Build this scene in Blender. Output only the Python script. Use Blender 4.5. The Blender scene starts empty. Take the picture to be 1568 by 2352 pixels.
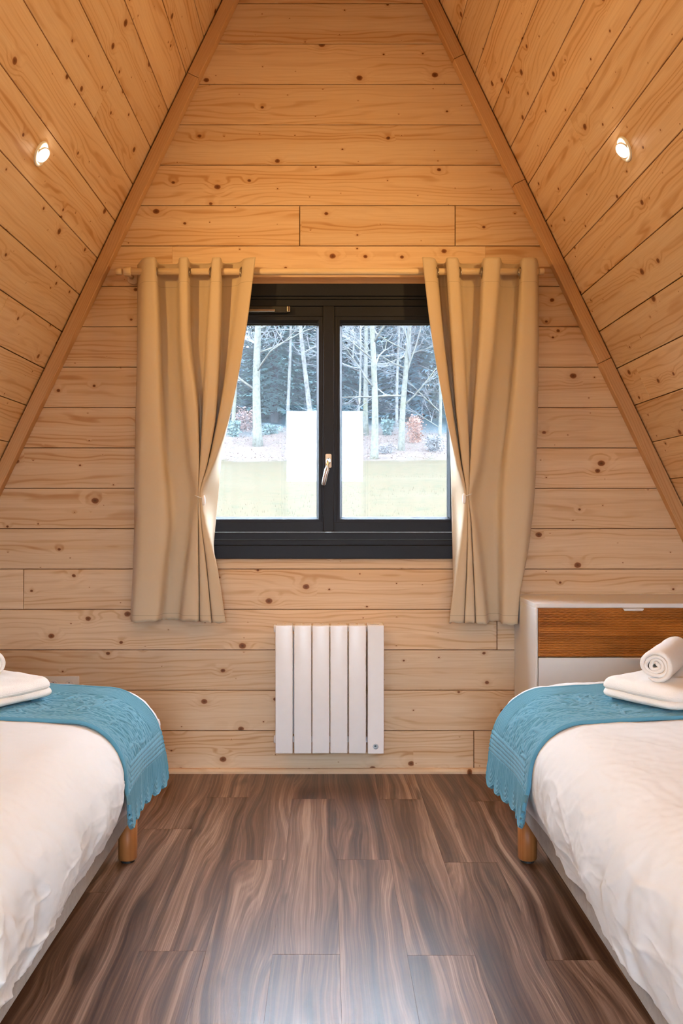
import bpy, bmesh, math, random
import numpy as np
from mathutils import Vector, Matrix, Euler

# ------------------------------------------------------------------ camera, sky, exposure
S = bpy.context.scene
COL = S.collection
FPX, CX, CY, EYE = 1979.0, 752.0, 1178.0, 1.146      # focal length in px, principal point, eye height
WALL = 3.8                                            # distance from the camera to the window wall
K = WALL / FPX                                        # metres per pixel at that wall

cam = bpy.data.objects.new('camera', bpy.data.cameras.new('camera'))
COL.objects.link(cam)
cam.data.sensor_fit = 'VERTICAL'
cam.data.sensor_height = 36
cam.data.lens = FPX / 2352 * 36
cam.data.shift_x = (784 - CX) / 2352
cam.data.shift_y = (CY - 1176) / 2352
cam.data.clip_start = 0.05
cam.data.clip_end = 500
cam.location = (0, 0, EYE)
cam.rotation_euler = (math.pi / 2, 0, 0)
S.camera = cam

SKY = 26.0
LAMP_W = 34.0
LAMP_COL = (1.0, 0.60, 0.21)
w = bpy.data.worlds.new('overcast_sky')
S.world = w
w.use_nodes = True
bg = w.node_tree.nodes['Background']
bg.inputs[0].default_value = (0.80, 0.95, 1.16, 1)
bg.inputs[1].default_value = SKY
S.view_settings.view_transform = 'Standard'
S.view_settings.look = 'None'
S.view_settings.gamma = 1.0
S.view_settings.use_curve_mapping = False
S.view_settings.exposure = 0.14
S.cycles.use_denoising = True
S.cycles.max_bounces = 8
S.cycles.diffuse_bounces = 4
S.cycles.volume_bounces = 0
S.cycles.use_adaptive_sampling = True
S.cycles.adaptive_threshold = 0.03
S.cycles.transparent_max_bounces = 16
S.cycles.sample_clamp_indirect = 8
S.cycles.caustics_reflective = False
S.cycles.caustics_refractive = False

rng = random.Random(7)
nrg = np.random.RandomState(11)


# ------------------------------------------------------------------ helpers
def link(o, parent=None):
    COL.objects.link(o)
    if parent is not None:
        o.parent = parent
        o.matrix_parent_inverse = wm(parent).inverted()
    return o


def wm(o):
    m = Matrix.LocRotScale(o.location, o.rotation_euler, o.scale)
    if o.parent is not None:
        m = wm(o.parent) @ o.matrix_parent_inverse @ m
    return m


def obj(name, verts, faces, mat, parent=None, smooth=False, fix=True, mats=None, midx=None):
    me = bpy.data.meshes.new(name)
    me.from_pydata([tuple(map(float, v)) for v in verts], [], [tuple(map(int, f)) for f in faces])
    if fix:
        bm = bmesh.new(); bm.from_mesh(me)
        bmesh.ops.recalc_face_normals(bm, faces=bm.faces)
        bm.to_mesh(me); bm.free()
    me.update()
    for m in (mats or [mat]):
        me.materials.append(m)
    if midx is not None:
        me.polygons.foreach_set('material_index', np.asarray(midx, np.int32))
    if smooth:
        me.polygons.foreach_set('use_smooth', np.ones(len(me.polygons), bool))
    return link(bpy.data.objects.new(name, me), parent)


def obj_bm(name, bm, mat, parent=None, smooth=False):
    bmesh.ops.recalc_face_normals(bm, faces=bm.faces)
    me = bpy.data.meshes.new(name)
    bm.to_mesh(me); bm.free()
    me.materials.append(mat)
    if smooth:
        me.polygons.foreach_set('use_smooth', np.ones(len(me.polygons), bool))
    return link(bpy.data.objects.new(name, me), parent)


def empty(name, loc, label=None, cat=None, group=None, kind=None, rot=(0, 0, 0)):
    o = bpy.data.objects.new(name, None)
    o.location = loc; o.rotation_euler = rot
    o.empty_display_size = 0.05
    COL.objects.link(o)
    return tag(o, label, cat, group, kind)


def tag(o, label=None, cat=None, group=None, kind=None):
    if label: o['label'] = label
    if cat: o['category'] = cat
    if group: o['group'] = group
    if kind: o['kind'] = kind
    return o


def rbox(lo, hi, r=0.0, seg=2):
    """A bmesh box from corner lo to corner hi with bevelled edges."""
    bm = bmesh.new()
    bmesh.ops.create_cube(bm, size=1)
    lo, hi = Vector(lo), Vector(hi)
    for v in bm.verts:
        v.co = Vector([lo[i] + (v.co[i] + 0.5) * (hi[i] - lo[i]) for i in range(3)])
    if r:
        bmesh.ops.bevel(bm, geom=list(bm.edges), offset=r, segments=seg, profile=0.5, affect='EDGES')
    return bm


def box(name, lo, hi, mat, parent=None, r=0.0, seg=2, smooth=False):
    return obj_bm(name, rbox(lo, hi, r, seg), mat, parent, smooth)


def lathe(prof, n=24, axis='z', c=(0, 0, 0)):
    """Verts and faces of a profile [(radius, height)] turned round an axis through c."""
    V, F = [], []
    for (r, h) in prof:
        for k in range(n):
            a = 2 * math.pi * k / n
            p = (r * math.cos(a), r * math.sin(a), h)
            if axis == 'x': p = (h, p[0], p[1])
            elif axis == 'y': p = (p[0], h, p[1])
            V.append((p[0] + c[0], p[1] + c[1], p[2] + c[2]))
    for i in range(len(prof) - 1):
        for k in range(n):
            F.append((i * n + k, i * n + (k + 1) % n, (i + 1) * n + (k + 1) % n, (i + 1) * n + k))
    F.append(tuple(range(n)))
    F.append(tuple(range((len(prof) - 1) * n, len(prof) * n)))
    return V, F


def tube(path, radii, n=8):
    """Verts and faces of a tapered tube along a list of points."""
    P = [Vector(p) for p in path]
    V, F = [], []
    up = Vector((0.31, 0.17, 0.93))
    for i, p in enumerate(P):
        d = (P[min(i + 1, len(P) - 1)] - P[max(i - 1, 0)]).normalized()
        a = d.cross(up)
        if a.length < 1e-3: a = d.cross(Vector((1, 0, 0)))
        a.normalize(); b = d.cross(a)
        for k in range(n):
            t = 2 * math.pi * k / n
            V.append(p + (a * math.cos(t) + b * math.sin(t)) * radii[i])
    for i in range(len(P) - 1):
        for k in range(n):
            F.append((i * n + k, i * n + (k + 1) % n, (i + 1) * n + (k + 1) % n, (i + 1) * n + k))
    F.append(tuple(range(n)))
    F.append(tuple(range((len(P) - 1) * n, len(P) * n)))
    return V, F


def merge(parts):
    V, F = [], []
    for v, f in parts:
        b = len(V)
        V.extend(v); F.extend([tuple(i + b for i in q) for q in f])
    return V, F


def gridfaces(nu, nv, flip=False):
    i, j = np.meshgrid(np.arange(nu - 1), np.arange(nv - 1), indexing='ij')
    a = (i * nv + j).ravel(); b = ((i + 1) * nv + j).ravel()
    f = np.stack([a, b, b + 1, a + 1], 1)
    return f[:, ::-1] if flip else f


def vnoise(x, y, seed=0):
    """Smooth value noise in [-1, 1] on arrays."""
    x, y = np.broadcast_arrays(np.asarray(x, float), np.asarray(y, float))
    xi, yi = np.floor(x).astype(np.int64), np.floor(y).astype(np.int64)
    fx, fy = x - xi, y - yi
    fx, fy = fx * fx * (3 - 2 * fx), fy * fy * (3 - 2 * fy)

    def h(a, b):
        n = (a * 374761393 + b * 668265263 + seed * 1442695041) & 0xffffffff
        n = ((n ^ (n >> 13)) * 1274126177) & 0xffffffff
        return ((n ^ (n >> 16)) & 0xffff) / 32767.5 - 1
    return (h(xi, yi) * (1 - fx) + h(xi + 1, yi) * fx) * (1 - fy) + (h(xi, yi + 1) * (1 - fx) + h(xi + 1, yi + 1) * fx) * fy


def sstep(a, b, x):
    t = np.clip((x - a) / (b - a), 0, 1)
    return t * t * (3 - 2 * t)


# pixel of the photograph -> point at distance y from the camera
def PX(px, y): return (px - CX) / FPX * y
def PZ(py, y): return EYE - (py - CY) / FPX * y


# ------------------------------------------------------------------ materials
class NT:
    """A short way to write node trees."""
    def __init__(self, name):
        self.m = bpy.data.materials.new(name); self.m.use_nodes = True
        self.t = self.m.node_tree
        self.b = self.t.nodes['Principled BSDF']
        self.out = self.t.nodes['Material Output']

    def n(self, kind, ins=None, **props):
        nd = self.t.nodes.new(kind)
        for k, v in props.items(): setattr(nd, k, v)
        for k, v in (ins or {}).items(): self.put(nd.inputs[k], v)
        return nd

    def put(self, sock, v):
        if hasattr(v, 'is_output'): self.t.links.new(v, sock)
        elif hasattr(v, 'outputs'): self.t.links.new(v.outputs[0], sock)
        else: sock.default_value = v

    def math(self, op, a, b=None, c=None, clamp=False):
        nd = self.n('ShaderNodeMath', operation=op, use_clamp=clamp)
        for i, v in enumerate((a, b, c)):
            if v is not None: self.put(nd.inputs[i], v)
        return nd.outputs[0]

    def noise(self, vec, scale=1, detail=2, rough=0.5, dim='3D'):
        return self.n('ShaderNodeTexNoise', {'Vector': vec, 'Scale': scale, 'Detail': detail, 'Roughness': rough}, noise_dimensions=dim).outputs[0]

    def xyz(self, x, y, z):
        return self.n('ShaderNodeCombineXYZ', {0: x, 1: y, 2: z}).outputs[0]

    def mix(self, f, a, b, blend='MIX'):
        nd = self.n('ShaderNodeMix', data_type='RGBA', blend_type=blend)
        self.put(nd.inputs[0], f); self.put(nd.inputs[6], a); self.put(nd.inputs[7], b)
        return nd.outputs[2]

    def ramp(self, f, stops):
        nd = self.n('ShaderNodeValToRGB', {0: f})
        e = nd.color_ramp.elements
        while len(e) < len(stops): e.new(0.5)
        for k, (p, c) in enumerate(stops):
            e[k].position = p; e[k].color = (*c, 1) if len(c) == 3 else c
        return nd.outputs[0]

    def range(self, v, a, b, c=0.0, d=1.0, smooth=False):
        nd = self.n('ShaderNodeMapRange', {0: v, 1: a, 2: b, 3: c, 4: d}, clamp=True)
        if smooth: nd.interpolation_type = 'SMOOTHSTEP'
        return nd.outputs[0]

    def bump(self, h, strength=0.3, dist=0.01):
        nd = self.n('ShaderNodeBump', {'Strength': strength, 'Distance': dist, 'Height': h})
        self.t.links.new(nd.outputs[0], self.b.inputs['Normal'])

    def set(self, **kw):
        for k, v in kw.items():
            self.put(self.b.inputs[{'color': 'Base Color', 'rough': 'Roughness', 'metal': 'Metallic', 'spec': 'Specular IOR Level'}[k]], v)
        return self.m


def plain(name, c, rough=0.5, metal=0.0, spec=0.5, vary=0.04, scale=30):
    t = NT(name)
    co = t.n('ShaderNodeTexCoord').outputs['Object']
    f = t.noise(co, scale, 2)
    lo = tuple(x * (1 - vary) for x in c) + (1,); hi = tuple(min(1, x * (1 + vary)) for x in c) + (1,)
    t.set(color=t.mix(f, lo, hi), rough=rough, metal=metal, spec=spec)
    return t.m


def pine(name, pale, deep, line, knot, tone=0.10, freq=42.0, knots=True, rough=0.5):
    """Pine board: local x runs along the grain, local y across it; each object gets its own cut of the log."""
    t = NT(name)
    sep = t.n('ShaderNodeSeparateXYZ', {0: t.n('ShaderNodeTexCoord').outputs['Object']}).outputs
    r = t.n('ShaderNodeObjectInfo').outputs['Random']
    x = t.math('ADD', sep[0], t.math('MULTIPLY', r, 61.7))
    y = t.math('ADD', sep[1], t.math('MULTIPLY', r, 23.3))
    zr = t.math('MULTIPLY', r, 9.1)
    if knots:
        wob = t.noise(t.xyz(x, y, zr), 60, 2)
        kv = t.n('ShaderNodeTexVoronoi', {'Vector': t.xyz(t.math('MULTIPLY', x, 6.0), t.math('MULTIPLY', y, 7.6), 0), 'Scale': 1.0, 'Randomness': 1.0}, voronoi_dimensions='2D', feature='F1')
        d = t.math('ADD', kv.outputs['Distance'], t.math('MULTIPLY', t.math('SUBTRACT', wob, 0.5), 0.03))
        cs = t.n('ShaderNodeSeparateXYZ', {0: kv.outputs['Color']}).outputs
        rad = t.math('MULTIPLY_ADD', t.math('POWER', cs[0], 3.2), 0.088, 0.012)
        ratio = t.math('DIVIDE', d, rad)
        kmask = t.range(ratio, 0.75, 1.15, 1, 0, True)
        core = t.range(ratio, 0.0, 0.8, 1, 0, True)
        halo = t.range(ratio, 0.8, 3.2, 1, 0, True)
        swell = t.math('MULTIPLY', t.range(ratio, 0.5, 5.5, 1, 0, True), t.math('MULTIPLY', rad, 17))
    low = t.noise(t.xyz(t.math('MULTIPLY', x, 0.9), t.math('MULTIPLY', y, 6.0), zr), 1, 3, 0.5)
    ph = t.math('MULTIPLY_ADD', y, freq, t.math('MULTIPLY', low, 11.0))
    if knots: ph = t.math('ADD', ph, swell)
    wave = t.math('SINE', t.math('MULTIPLY', ph, 6.2832))
    ln = t.range(wave, 0.1, 1.0, 0, 1)
    streak = t.noise(t.xyz(t.math('MULTIPLY', x, 0.35), t.math('MULTIPLY', y, 19.0), t.math('ADD', zr, 4.0)), 1, 2)
    strong = t.range(streak, 0.42, 0.66, 0.12, 1.0)
    fib = t.noise(t.xyz(t.math('MULTIPLY', x, 5.0), t.math('MULTIPLY', y, 230.0), zr), 1, 2)
    col = t.mix(t.range(streak, 0.38, 0.68), (*pale, 1), (*deep, 1))
    col = t.mix(t.math('MULTIPLY', t.math('MULTIPLY', ln, strong), 0.80), col, (*line, 1))
    col = t.mix(t.range(fib, 0.35, 0.75, 0, 0.22), col, (*line, 1))
    if knots:
        col = t.mix(t.math('MULTIPLY', halo, 0.34), col, (*line, 1))
        col = t.mix(kmask, col, t.mix(core, (knot[0] * 2.1, knot[1] * 2.0, knot[2] * 1.9, 1), (*knot, 1)))
    g = t.range(t.math('FRACT', t.math('MULTIPLY', r, 7.3)), 0, 1, 1 - tone, 1 + tone * 0.35)
    col = t.mix(1.0, col, t.n('ShaderNodeCombineXYZ', {0: g, 1: g, 2: g}).outputs[0], 'MULTIPLY')
    t.set(color=col, rough=rough, spec=0.22)
    t.bump(t.math('ADD', t.math('MULTIPLY', ln, -0.5), fib), 0.05, 0.002)
    return t.m


def walnut(name):
    t = NT(name)
    sep = t.n('ShaderNodeSeparateXYZ', {0: t.n('ShaderNodeTexCoord').outputs['Object']}).outputs
    r = t.n('ShaderNodeObjectInfo').outputs['Random']
    x = t.math('ADD', sep[0], t.math('MULTIPLY', r, 47.7))
    y = t.math('ADD', sep[1], t.math('MULTIPLY', r, 31.3))
    zr = t.math('MULTIPLY', r, 5.1)
    low = t.noise(t.xyz(t.math('MULTIPLY', x, 1.25), t.math('MULTIPLY', y, 5.0), zr), 1, 2, 0.42)
    ph = t.math('MULTIPLY_ADD', y, 24.0, t.math('MULTIPLY', low, 3.6))
    a = t.math('MULTIPLY_ADD', t.math('SINE', t.math('MULTIPLY', ph, 6.2832)), 0.5, 0.5)
    b = t.range(t.math('SINE', t.math('MULTIPLY_ADD', ph, 19.7, t.math('MULTIPLY', low, 5.0))), -0.2, 0.9)
    c = t.range(t.math('SINE', t.math('MULTIPLY', ph, 43.0)), -0.3, 0.8)
    broad = t.noise(t.xyz(t.math('MULTIPLY_ADD', low, 0.8, t.math('MULTIPLY', x, 0.5)), t.math('MULTIPLY_ADD', low, 3.4, t.math('MULTIPLY', y, 21.0)), t.math('ADD', zr, 3)), 1, 4, 0.62)
    fib = t.noise(t.xyz(t.math('MULTIPLY', x, 4.0), t.math('MULTIPLY', y, 330.0), zr), 1, 3, 0.6)
    v = t.math('ADD', t.math('ADD', t.math('MULTIPLY', a, 0.10), t.math('MULTIPLY', b, 0.10)), t.math('MULTIPLY', t.range(broad, 0.30, 0.70), 0.74))
    v = t.math('ADD', v, t.math('ADD', t.math('MULTIPLY', c, 0.06), t.math('MULTIPLY', t.math('SUBTRACT', fib, 0.5), 0.55)))
    col = t.ramp(v, [(0.14, (0.048, 0.022, 0.014)), (0.38, (0.100, 0.049, 0.030)), (0.60, (0.180, 0.097, 0.062)), (0.92, (0.36, 0.225, 0.155))])
    blotch = t.noise(t.xyz(t.math('MULTIPLY', x, 3.0), t.math('MULTIPLY', y, 16.0), t.math('ADD', zr, 8)), 1, 2)
    col = t.mix(t.range(blotch, 0.60, 0.74, 0, 0.7, True), col, (0.042, 0.024, 0.018, 1))
    t.set(color=col, rough=t.range(fib, 0.2, 0.8, 0.30, 0.40), spec=0.5)
    t.bump(fib, 0.06, 0.002)
    return t.m


def fabric(name, c, scale=900, rough=0.9, bump=0.25, transl=0.0, vary=0.08, blot=0.0, seams=()):
    t = NT(name)
    co = t.n('ShaderNodeTexCoord').outputs['Object']
    f = t.noise(co, scale, 2)
    lo = tuple(x * (1 - vary) for x in c) + (1,); hi = tuple(min(1, x * (1 + vary)) for x in c) + (1,)
    col = t.mix(f, lo, hi)
    if blot:
        col = t.mix(t.range(t.noise(co, 45, 4, 0.7), 0.35, 0.7, 0, blot), col, tuple(x * 0.55 for x in c) + (1,))
    for zs in seams:                                        # a sewn line at that height
        zc = t.n('ShaderNodeSeparateXYZ', {0: co}).outputs[2]
        col = t.mix(t.range(t.math('ABSOLUTE', t.math('SUBTRACT', zc, zs)), 0.0006, 0.0020, 0.38, 0.0), col, tuple(x * 0.4 for x in c) + (1,))
    t.set(color=col, rough=rough, spec=0.15)
    t.b.inputs['Sheen Weight'].default_value = 0.15
    t.bump(f, bump, 0.001)
    if transl:
        tr = t.n('ShaderNodeBsdfTranslucent', {'Color': col})
        mx = t.n('ShaderNodeMixShader', {0: transl, 1: t.b.outputs[0], 2: tr.outputs[0]})
        t.t.links.new(mx.outputs[0], t.out.inputs[0])
    return t.m


def glass(name, refl=0.12):
    t = NT(name)
    lw = t.n('ShaderNodeLayerWeight', {'Blend': 0.35}).outputs['Facing']
    fac = t.math('ADD', refl, t.math('MULTIPLY', t.math('POWER', lw, 3.0), 0.7), clamp=True)
    tr = t.n('ShaderNodeBsdfTransparent', {'Color': (0.97, 0.99, 0.985, 1)})
    gl = t.n('ShaderNodeBsdfGlossy', {'Color': (0.96, 0.97, 1.0, 1), 'Roughness': 0.0})
    mx = t.n('ShaderNodeMixShader', {0: fac, 1: tr.outputs[0], 2: gl.outputs[0]})
    t.t.links.new(mx.outputs[0], t.out.inputs[0])
    return t.m


def glow(name, c, s):
    t = NT(name)
    e = t.n('ShaderNodeEmission', {'Color': (*c, 1), 'Strength': s})
    t.t.links.new(e.outputs[0], t.out.inputs[0])
    return t.m


M_PINE = pine('pine_boards', (0.76, 0.565, 0.385), (0.69, 0.46, 0.27), (0.48, 0.25, 0.105), (0.115, 0.045, 0.018))
M_TRIM = pine('smooth_pine_trim', (0.62, 0.385, 0.205), (0.57, 0.33, 0.16), (0.45, 0.24, 0.10), (0.12, 0.05, 0.02), freq=90, knots=False, tone=0.05)
M_BEECH = pine('beech', (0.76, 0.60, 0.42), (0.70, 0.53, 0.35), (0.56, 0.39, 0.22), (0.2, 0.1, 0.05), freq=110, knots=False, tone=0.05, rough=0.5)
M_LEG = pine('varnished_beech_leg', (0.3499, 0.1393, 0.0454), (0.3208, 0.1213, 0.0378), (0.245, 0.0854, 0.0226), (0.1166, 0.045, 0.0189), freq=110, knots=False, tone=0.05, rough=0.4)
M_GAP = plain('dark_board_backing', (0.17, 0.075, 0.032), 0.9)
M_FLOOR = walnut('walnut_laminate')
M_ANTH = plain('anthracite_lacquer', (0.0081, 0.01, 0.0169), 0.50, spec=0.28, vary=0.1, scale=400)
M_BLACK = plain('black_rubber', (0.012, 0.012, 0.013), 0.6)
M_GLASS = glass('window_glass', 0.045)
M_DOORGLASS = glass('door_glass', 0.06)
M_ALU = plain('brushed_aluminium', (0.72, 0.72, 0.73), 0.3, 1.0)
M_CHROME = plain('dark_chrome', (0.42, 0.39, 0.36), 0.18, 1.0)
M_WHITE = plain('white_plastic', (0.86, 0.86, 0.87), 0.35, vary=0.02)
M_RAD = plain('white_radiator_enamel', (0.86, 0.86, 0.87), 0.28, vary=0.02)
M_DRESS = plain('matt_white_lacquer', (0.741, 0.722, 0.703), 0.45, vary=0.02)
M_CURT = fabric('beige_curtain_cloth', (0.60, 0.48, 0.34), 1400, transl=0.04, bump=0.15, vary=0.05, seams=(PZ(646, 3.668), PZ(1414, 3.675)))
M_DUVET = fabric('white_cotton', (0.70, 0.70, 0.70), 1500, bump=0.1, vary=0.02)
M_TOWEL = fabric('white_terry', (0.7998, 0.7719, 0.7347), 420, bump=0.9, vary=0.06)
M_QUILT = fabric('blue_quilted_cotton', (0.095, 0.2722, 0.3715), 900, bump=0.3, vary=0.08)
M_BASE = fabric('greige_heathered_cloth', (0.3384, 0.294, 0.255), 700, bump=0.3, vary=0.12, blot=0.5)
M_MATT = fabric('mattress_ticking', (0.80, 0.78, 0.75), 500)
M_BULB = glow('lit_bulb', (1.0, 0.86, 0.66), 60)


def carved_wood():
    t = NT('carved_amber_wood')
    sep = t.n('ShaderNodeSeparateXYZ', {0: t.n('ShaderNodeTexCoord').outputs['Object']}).outputs
    v = t.xyz(t.math('MULTIPLY', sep[0], 2.5), sep[1], t.math('MULTIPLY', sep[2], 60.0))
    a = t.noise(v, 1, 3)
    bl = t.noise(t.xyz(t.math('MULTIPLY', sep[0], 5), 0.0, t.math('MULTIPLY', sep[2], 14)), 1, 2)
    col = t.ramp(a, [(0.3, (0.27, 0.0837, 0.0117)), (0.55, (0.459, 0.1593, 0.0234)), (0.75, (0.594, 0.2228, 0.039))])
    col = t.mix(t.range(bl, 0.5, 0.75, 0, 0.5), col, (0.19, 0.07, 0.018, 1))
    t.set(color=col, rough=0.42, spec=0.4)
    return t.m


M_CARVED = carved_wood()

# ------------------------------------------------------------------ room shell
# A-frame: the two sloped walls meet at a ridge far above the view
AX, AZ, SL = 0.013, 4.372, 2.074                        # ridge x, ridge z, slope dz/dx
PITCH = 92.8 * K                                        # visible board width
BACK = -1.6                                             # wall behind the camera
HALF = AZ / SL                                          # half width at the floor
NRM = math.hypot(1, SL)
GAP, TH = 0.0030, 0.018


def board(name, poly, mat, parent, origin, R, th=TH, ch=0.0014):
    """A board: a convex polygon in its own plane (local x along the grain), th thick, with eased front edges."""
    P = [Vector(p) for p in poly]
    n = len(P)
    c = sum(P, Vector((0, 0))) / n
    area = sum(P[i].x * P[(i + 1) % n].y - P[(i + 1) % n].x * P[i].y for i in range(n))
    if area < 0: P.reverse()
    ins = []
    for i in range(n):
        e0 = (P[i] - P[i - 1]).normalized(); e1 = (P[(i + 1) % n] - P[i]).normalized()
        n0, n1 = Vector((-e0.y, e0.x)), Vector((-e1.y, e1.x))
        b = (n0 + n1); b = b / max(0.2, b.dot(n0)) if b.length > 1e-6 else n0
        ins.append(P[i] + b * ch)
    V = [(p.x, p.y, -th) for p in P] + [(p.x, p.y, -ch) for p in P] + [(p.x, p.y, 0) for p in ins]
    F = [tuple(range(n - 1, -1, -1)), tuple(range(2 * n, 3 * n))]
    for a in (0, n):
        for i in range(n):
            j = (i + 1) % n
            F.append((a + i, a + j, a + n + j, a + n + i))
    o = obj(name, V, F, mat, None, fix=False)
    o.rotation_euler = R.to_euler()
    o.location = origin
    o.parent = parent
    o.matrix_parent_inverse = wm(parent).inverted()
    return o


def clip(poly, a, b, c):
    """Keep the side a*x + b*y <= c of a convex polygon."""
    out = []
    for i in range(len(poly)):
        p, q = poly[i - 1], poly[i]
        dp, dq = a * p[0] + b * p[1] - c, a * q[0] + b * q[1] - c
        if (dp <= 0) != (dq <= 0):
            t = dp / (dp - dq)
            out.append((p[0] + t * (q[0] - p[0]), p[1] + t * (q[1] - p[1])))
        if dq <= 0: out.append(q)
    return out


def frame_wall(name, y0, y1, hole, mat, label):
    """Gable-shaped slab with a rectangular hole."""
    x0, x1, z0, z1 = hole
    zz = lambda x: AZ - SL * abs(x - AX)
    E = 0.16
    polys = []
    full = [(-HALF - E, -0.1), (HALF + E, -0.1), (HALF + E, AZ + 1), (-HALF - E, AZ + 1)]
    full = clip(full, SL, 1, AZ + SL * AX + E); full = clip(full, -SL, 1, AZ - SL * AX + E)
    polys.append(clip(full, 1, 0, x0)); polys.append(clip(full, -1, 0, -x1))
    mid = clip(clip(full, -1, 0, -x0), 1, 0, x1)
    polys.append(clip(mid, 0, 1, z0)); polys.append(clip(mid, 0, -1, -z1))
    V, F = [], []
    for p in polys:
        if len(p) < 3: continue
        b = len(V); n = len(p)
        V += [(q[0], y0, q[1]) for q in p] + [(q[0], y1, q[1]) for q in p]
        F += [tuple(b + i for i in range(n)), tuple(b + n + i for i in range(n - 1, -1, -1))]
        F += [(b + i, b + (i + 1) % n, b + n + (i + 1) % n, b + n + i) for i in range(n)]
    o = obj(name, V, F, mat)
    return tag(o, label, None, None, 'structure')


# window opening in the gable (x0, x1, z0, z1)
WX = PX(755, WALL)
WH = 0.69
WZ0, WZ1 = PZ(1283, WALL), PZ(653, WALL)
wall_n = frame_wall('wall_north', WALL + TH, WALL + 0.16, (WX - WH, WX + WH, WZ0, WZ1), M_GAP,
                    'gable wall of horizontal pine boards around the window')
R_N = Matrix.Rotation(math.pi / 2, 3, 'X')
butts = {5: [PX(688, WALL), PX(1045, WALL)], 14: [PX(54, WALL)], 15: [PX(1141, WALL)], 18: [PX(1088, WALL)], 2: [1.9], 9: [-1.9]}
ROW0 = 8 - 6 * 92.8
for row in range(-6, 20):
    zt = PZ(8 + 92.8 * row, WALL); zb = zt - PITCH
    zb = max(zb, 0.002)
    if zt < 0.01: continue
    spans = [(-2.4, 2.4)]
    pieces = []
    cuts = [-2.4] + sorted(butts.get(row, [])) + [2.4]
    for a, b in zip(cuts[:-1], cuts[1:]):
        pieces.append((a + GAP / 2 if a > -2.4 else a, b - GAP / 2 if b < 2.4 else b, zb + GAP / 2, zt - GAP / 2))
    out = []
    for (a, b, c, d) in pieces:
        if d <= WZ0 or c >= WZ1 or b <= WX - WH or a >= WX + WH:
            out.append((a, b, c, d)); continue
        if a < WX - WH: out.append((a, WX - WH, c, d))
        if b > WX + WH: out.append((WX + WH, b, c, d))
        m0, m1 = max(a, WX - WH), min(b, WX + WH)
        if d > WZ1 + 0.004: out.append((m0, m1, WZ1, d))
        if c < WZ0 - 0.004: out.append((m0, m1, c, WZ0))
    for (a, b, c, d) in out:
        poly = [(a, c), (b, c), (b, d), (a, d)]
        poly = clip(poly, SL, 1, AZ + SL * AX - 0.01); poly = clip(poly, -SL, 1, AZ - SL * AX - 0.01)
        if len(poly) < 3: continue
        ox, oz = min(p[0] for p in poly), c
        board('plank', [(p[0] - ox, p[1] - oz) for p in poly], M_PINE, wall_n, (ox, WALL, oz), R_N)

# wall behind the camera, with its glazed door (the bright rectangle mirrored in the window)
DX0, DX1, DZ1 = -0.50, 0.44, 2.31
wall_s = frame_wall('wall_south', BACK - 0.14, BACK, (DX0, DX1, -0.0, DZ1), M_PINE, 'pine gable wall behind the viewer with a glazed door')
door = tag(empty('door_1', ((DX0 + DX1) / 2, BACK - 0.07, 0)), 'tall glazed door in the gable wall behind the viewer', None, None, 'structure')
fw_ = 0.055
for lo, hi in (((DX0, DZ1 - fw_), (DX1, DZ1)), ((DX0, 0.0), (DX1, fw_)), ((DX0, fw_), (DX0 + fw_, DZ1 - fw_)), ((DX1 - fw_, fw_), (DX1, DZ1 - fw_))):
    box('door_frame', (lo[0], BACK - 0.11, lo[1]), (hi[0], BACK - 0.04, hi[1]), M_ANTH, door, 0.004)
box('pane', (DX0 + fw_, BACK - 0.079, fw_), (DX1 - fw_, BACK - 0.075, DZ1 - fw_), M_DOORGLASS, door)

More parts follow.
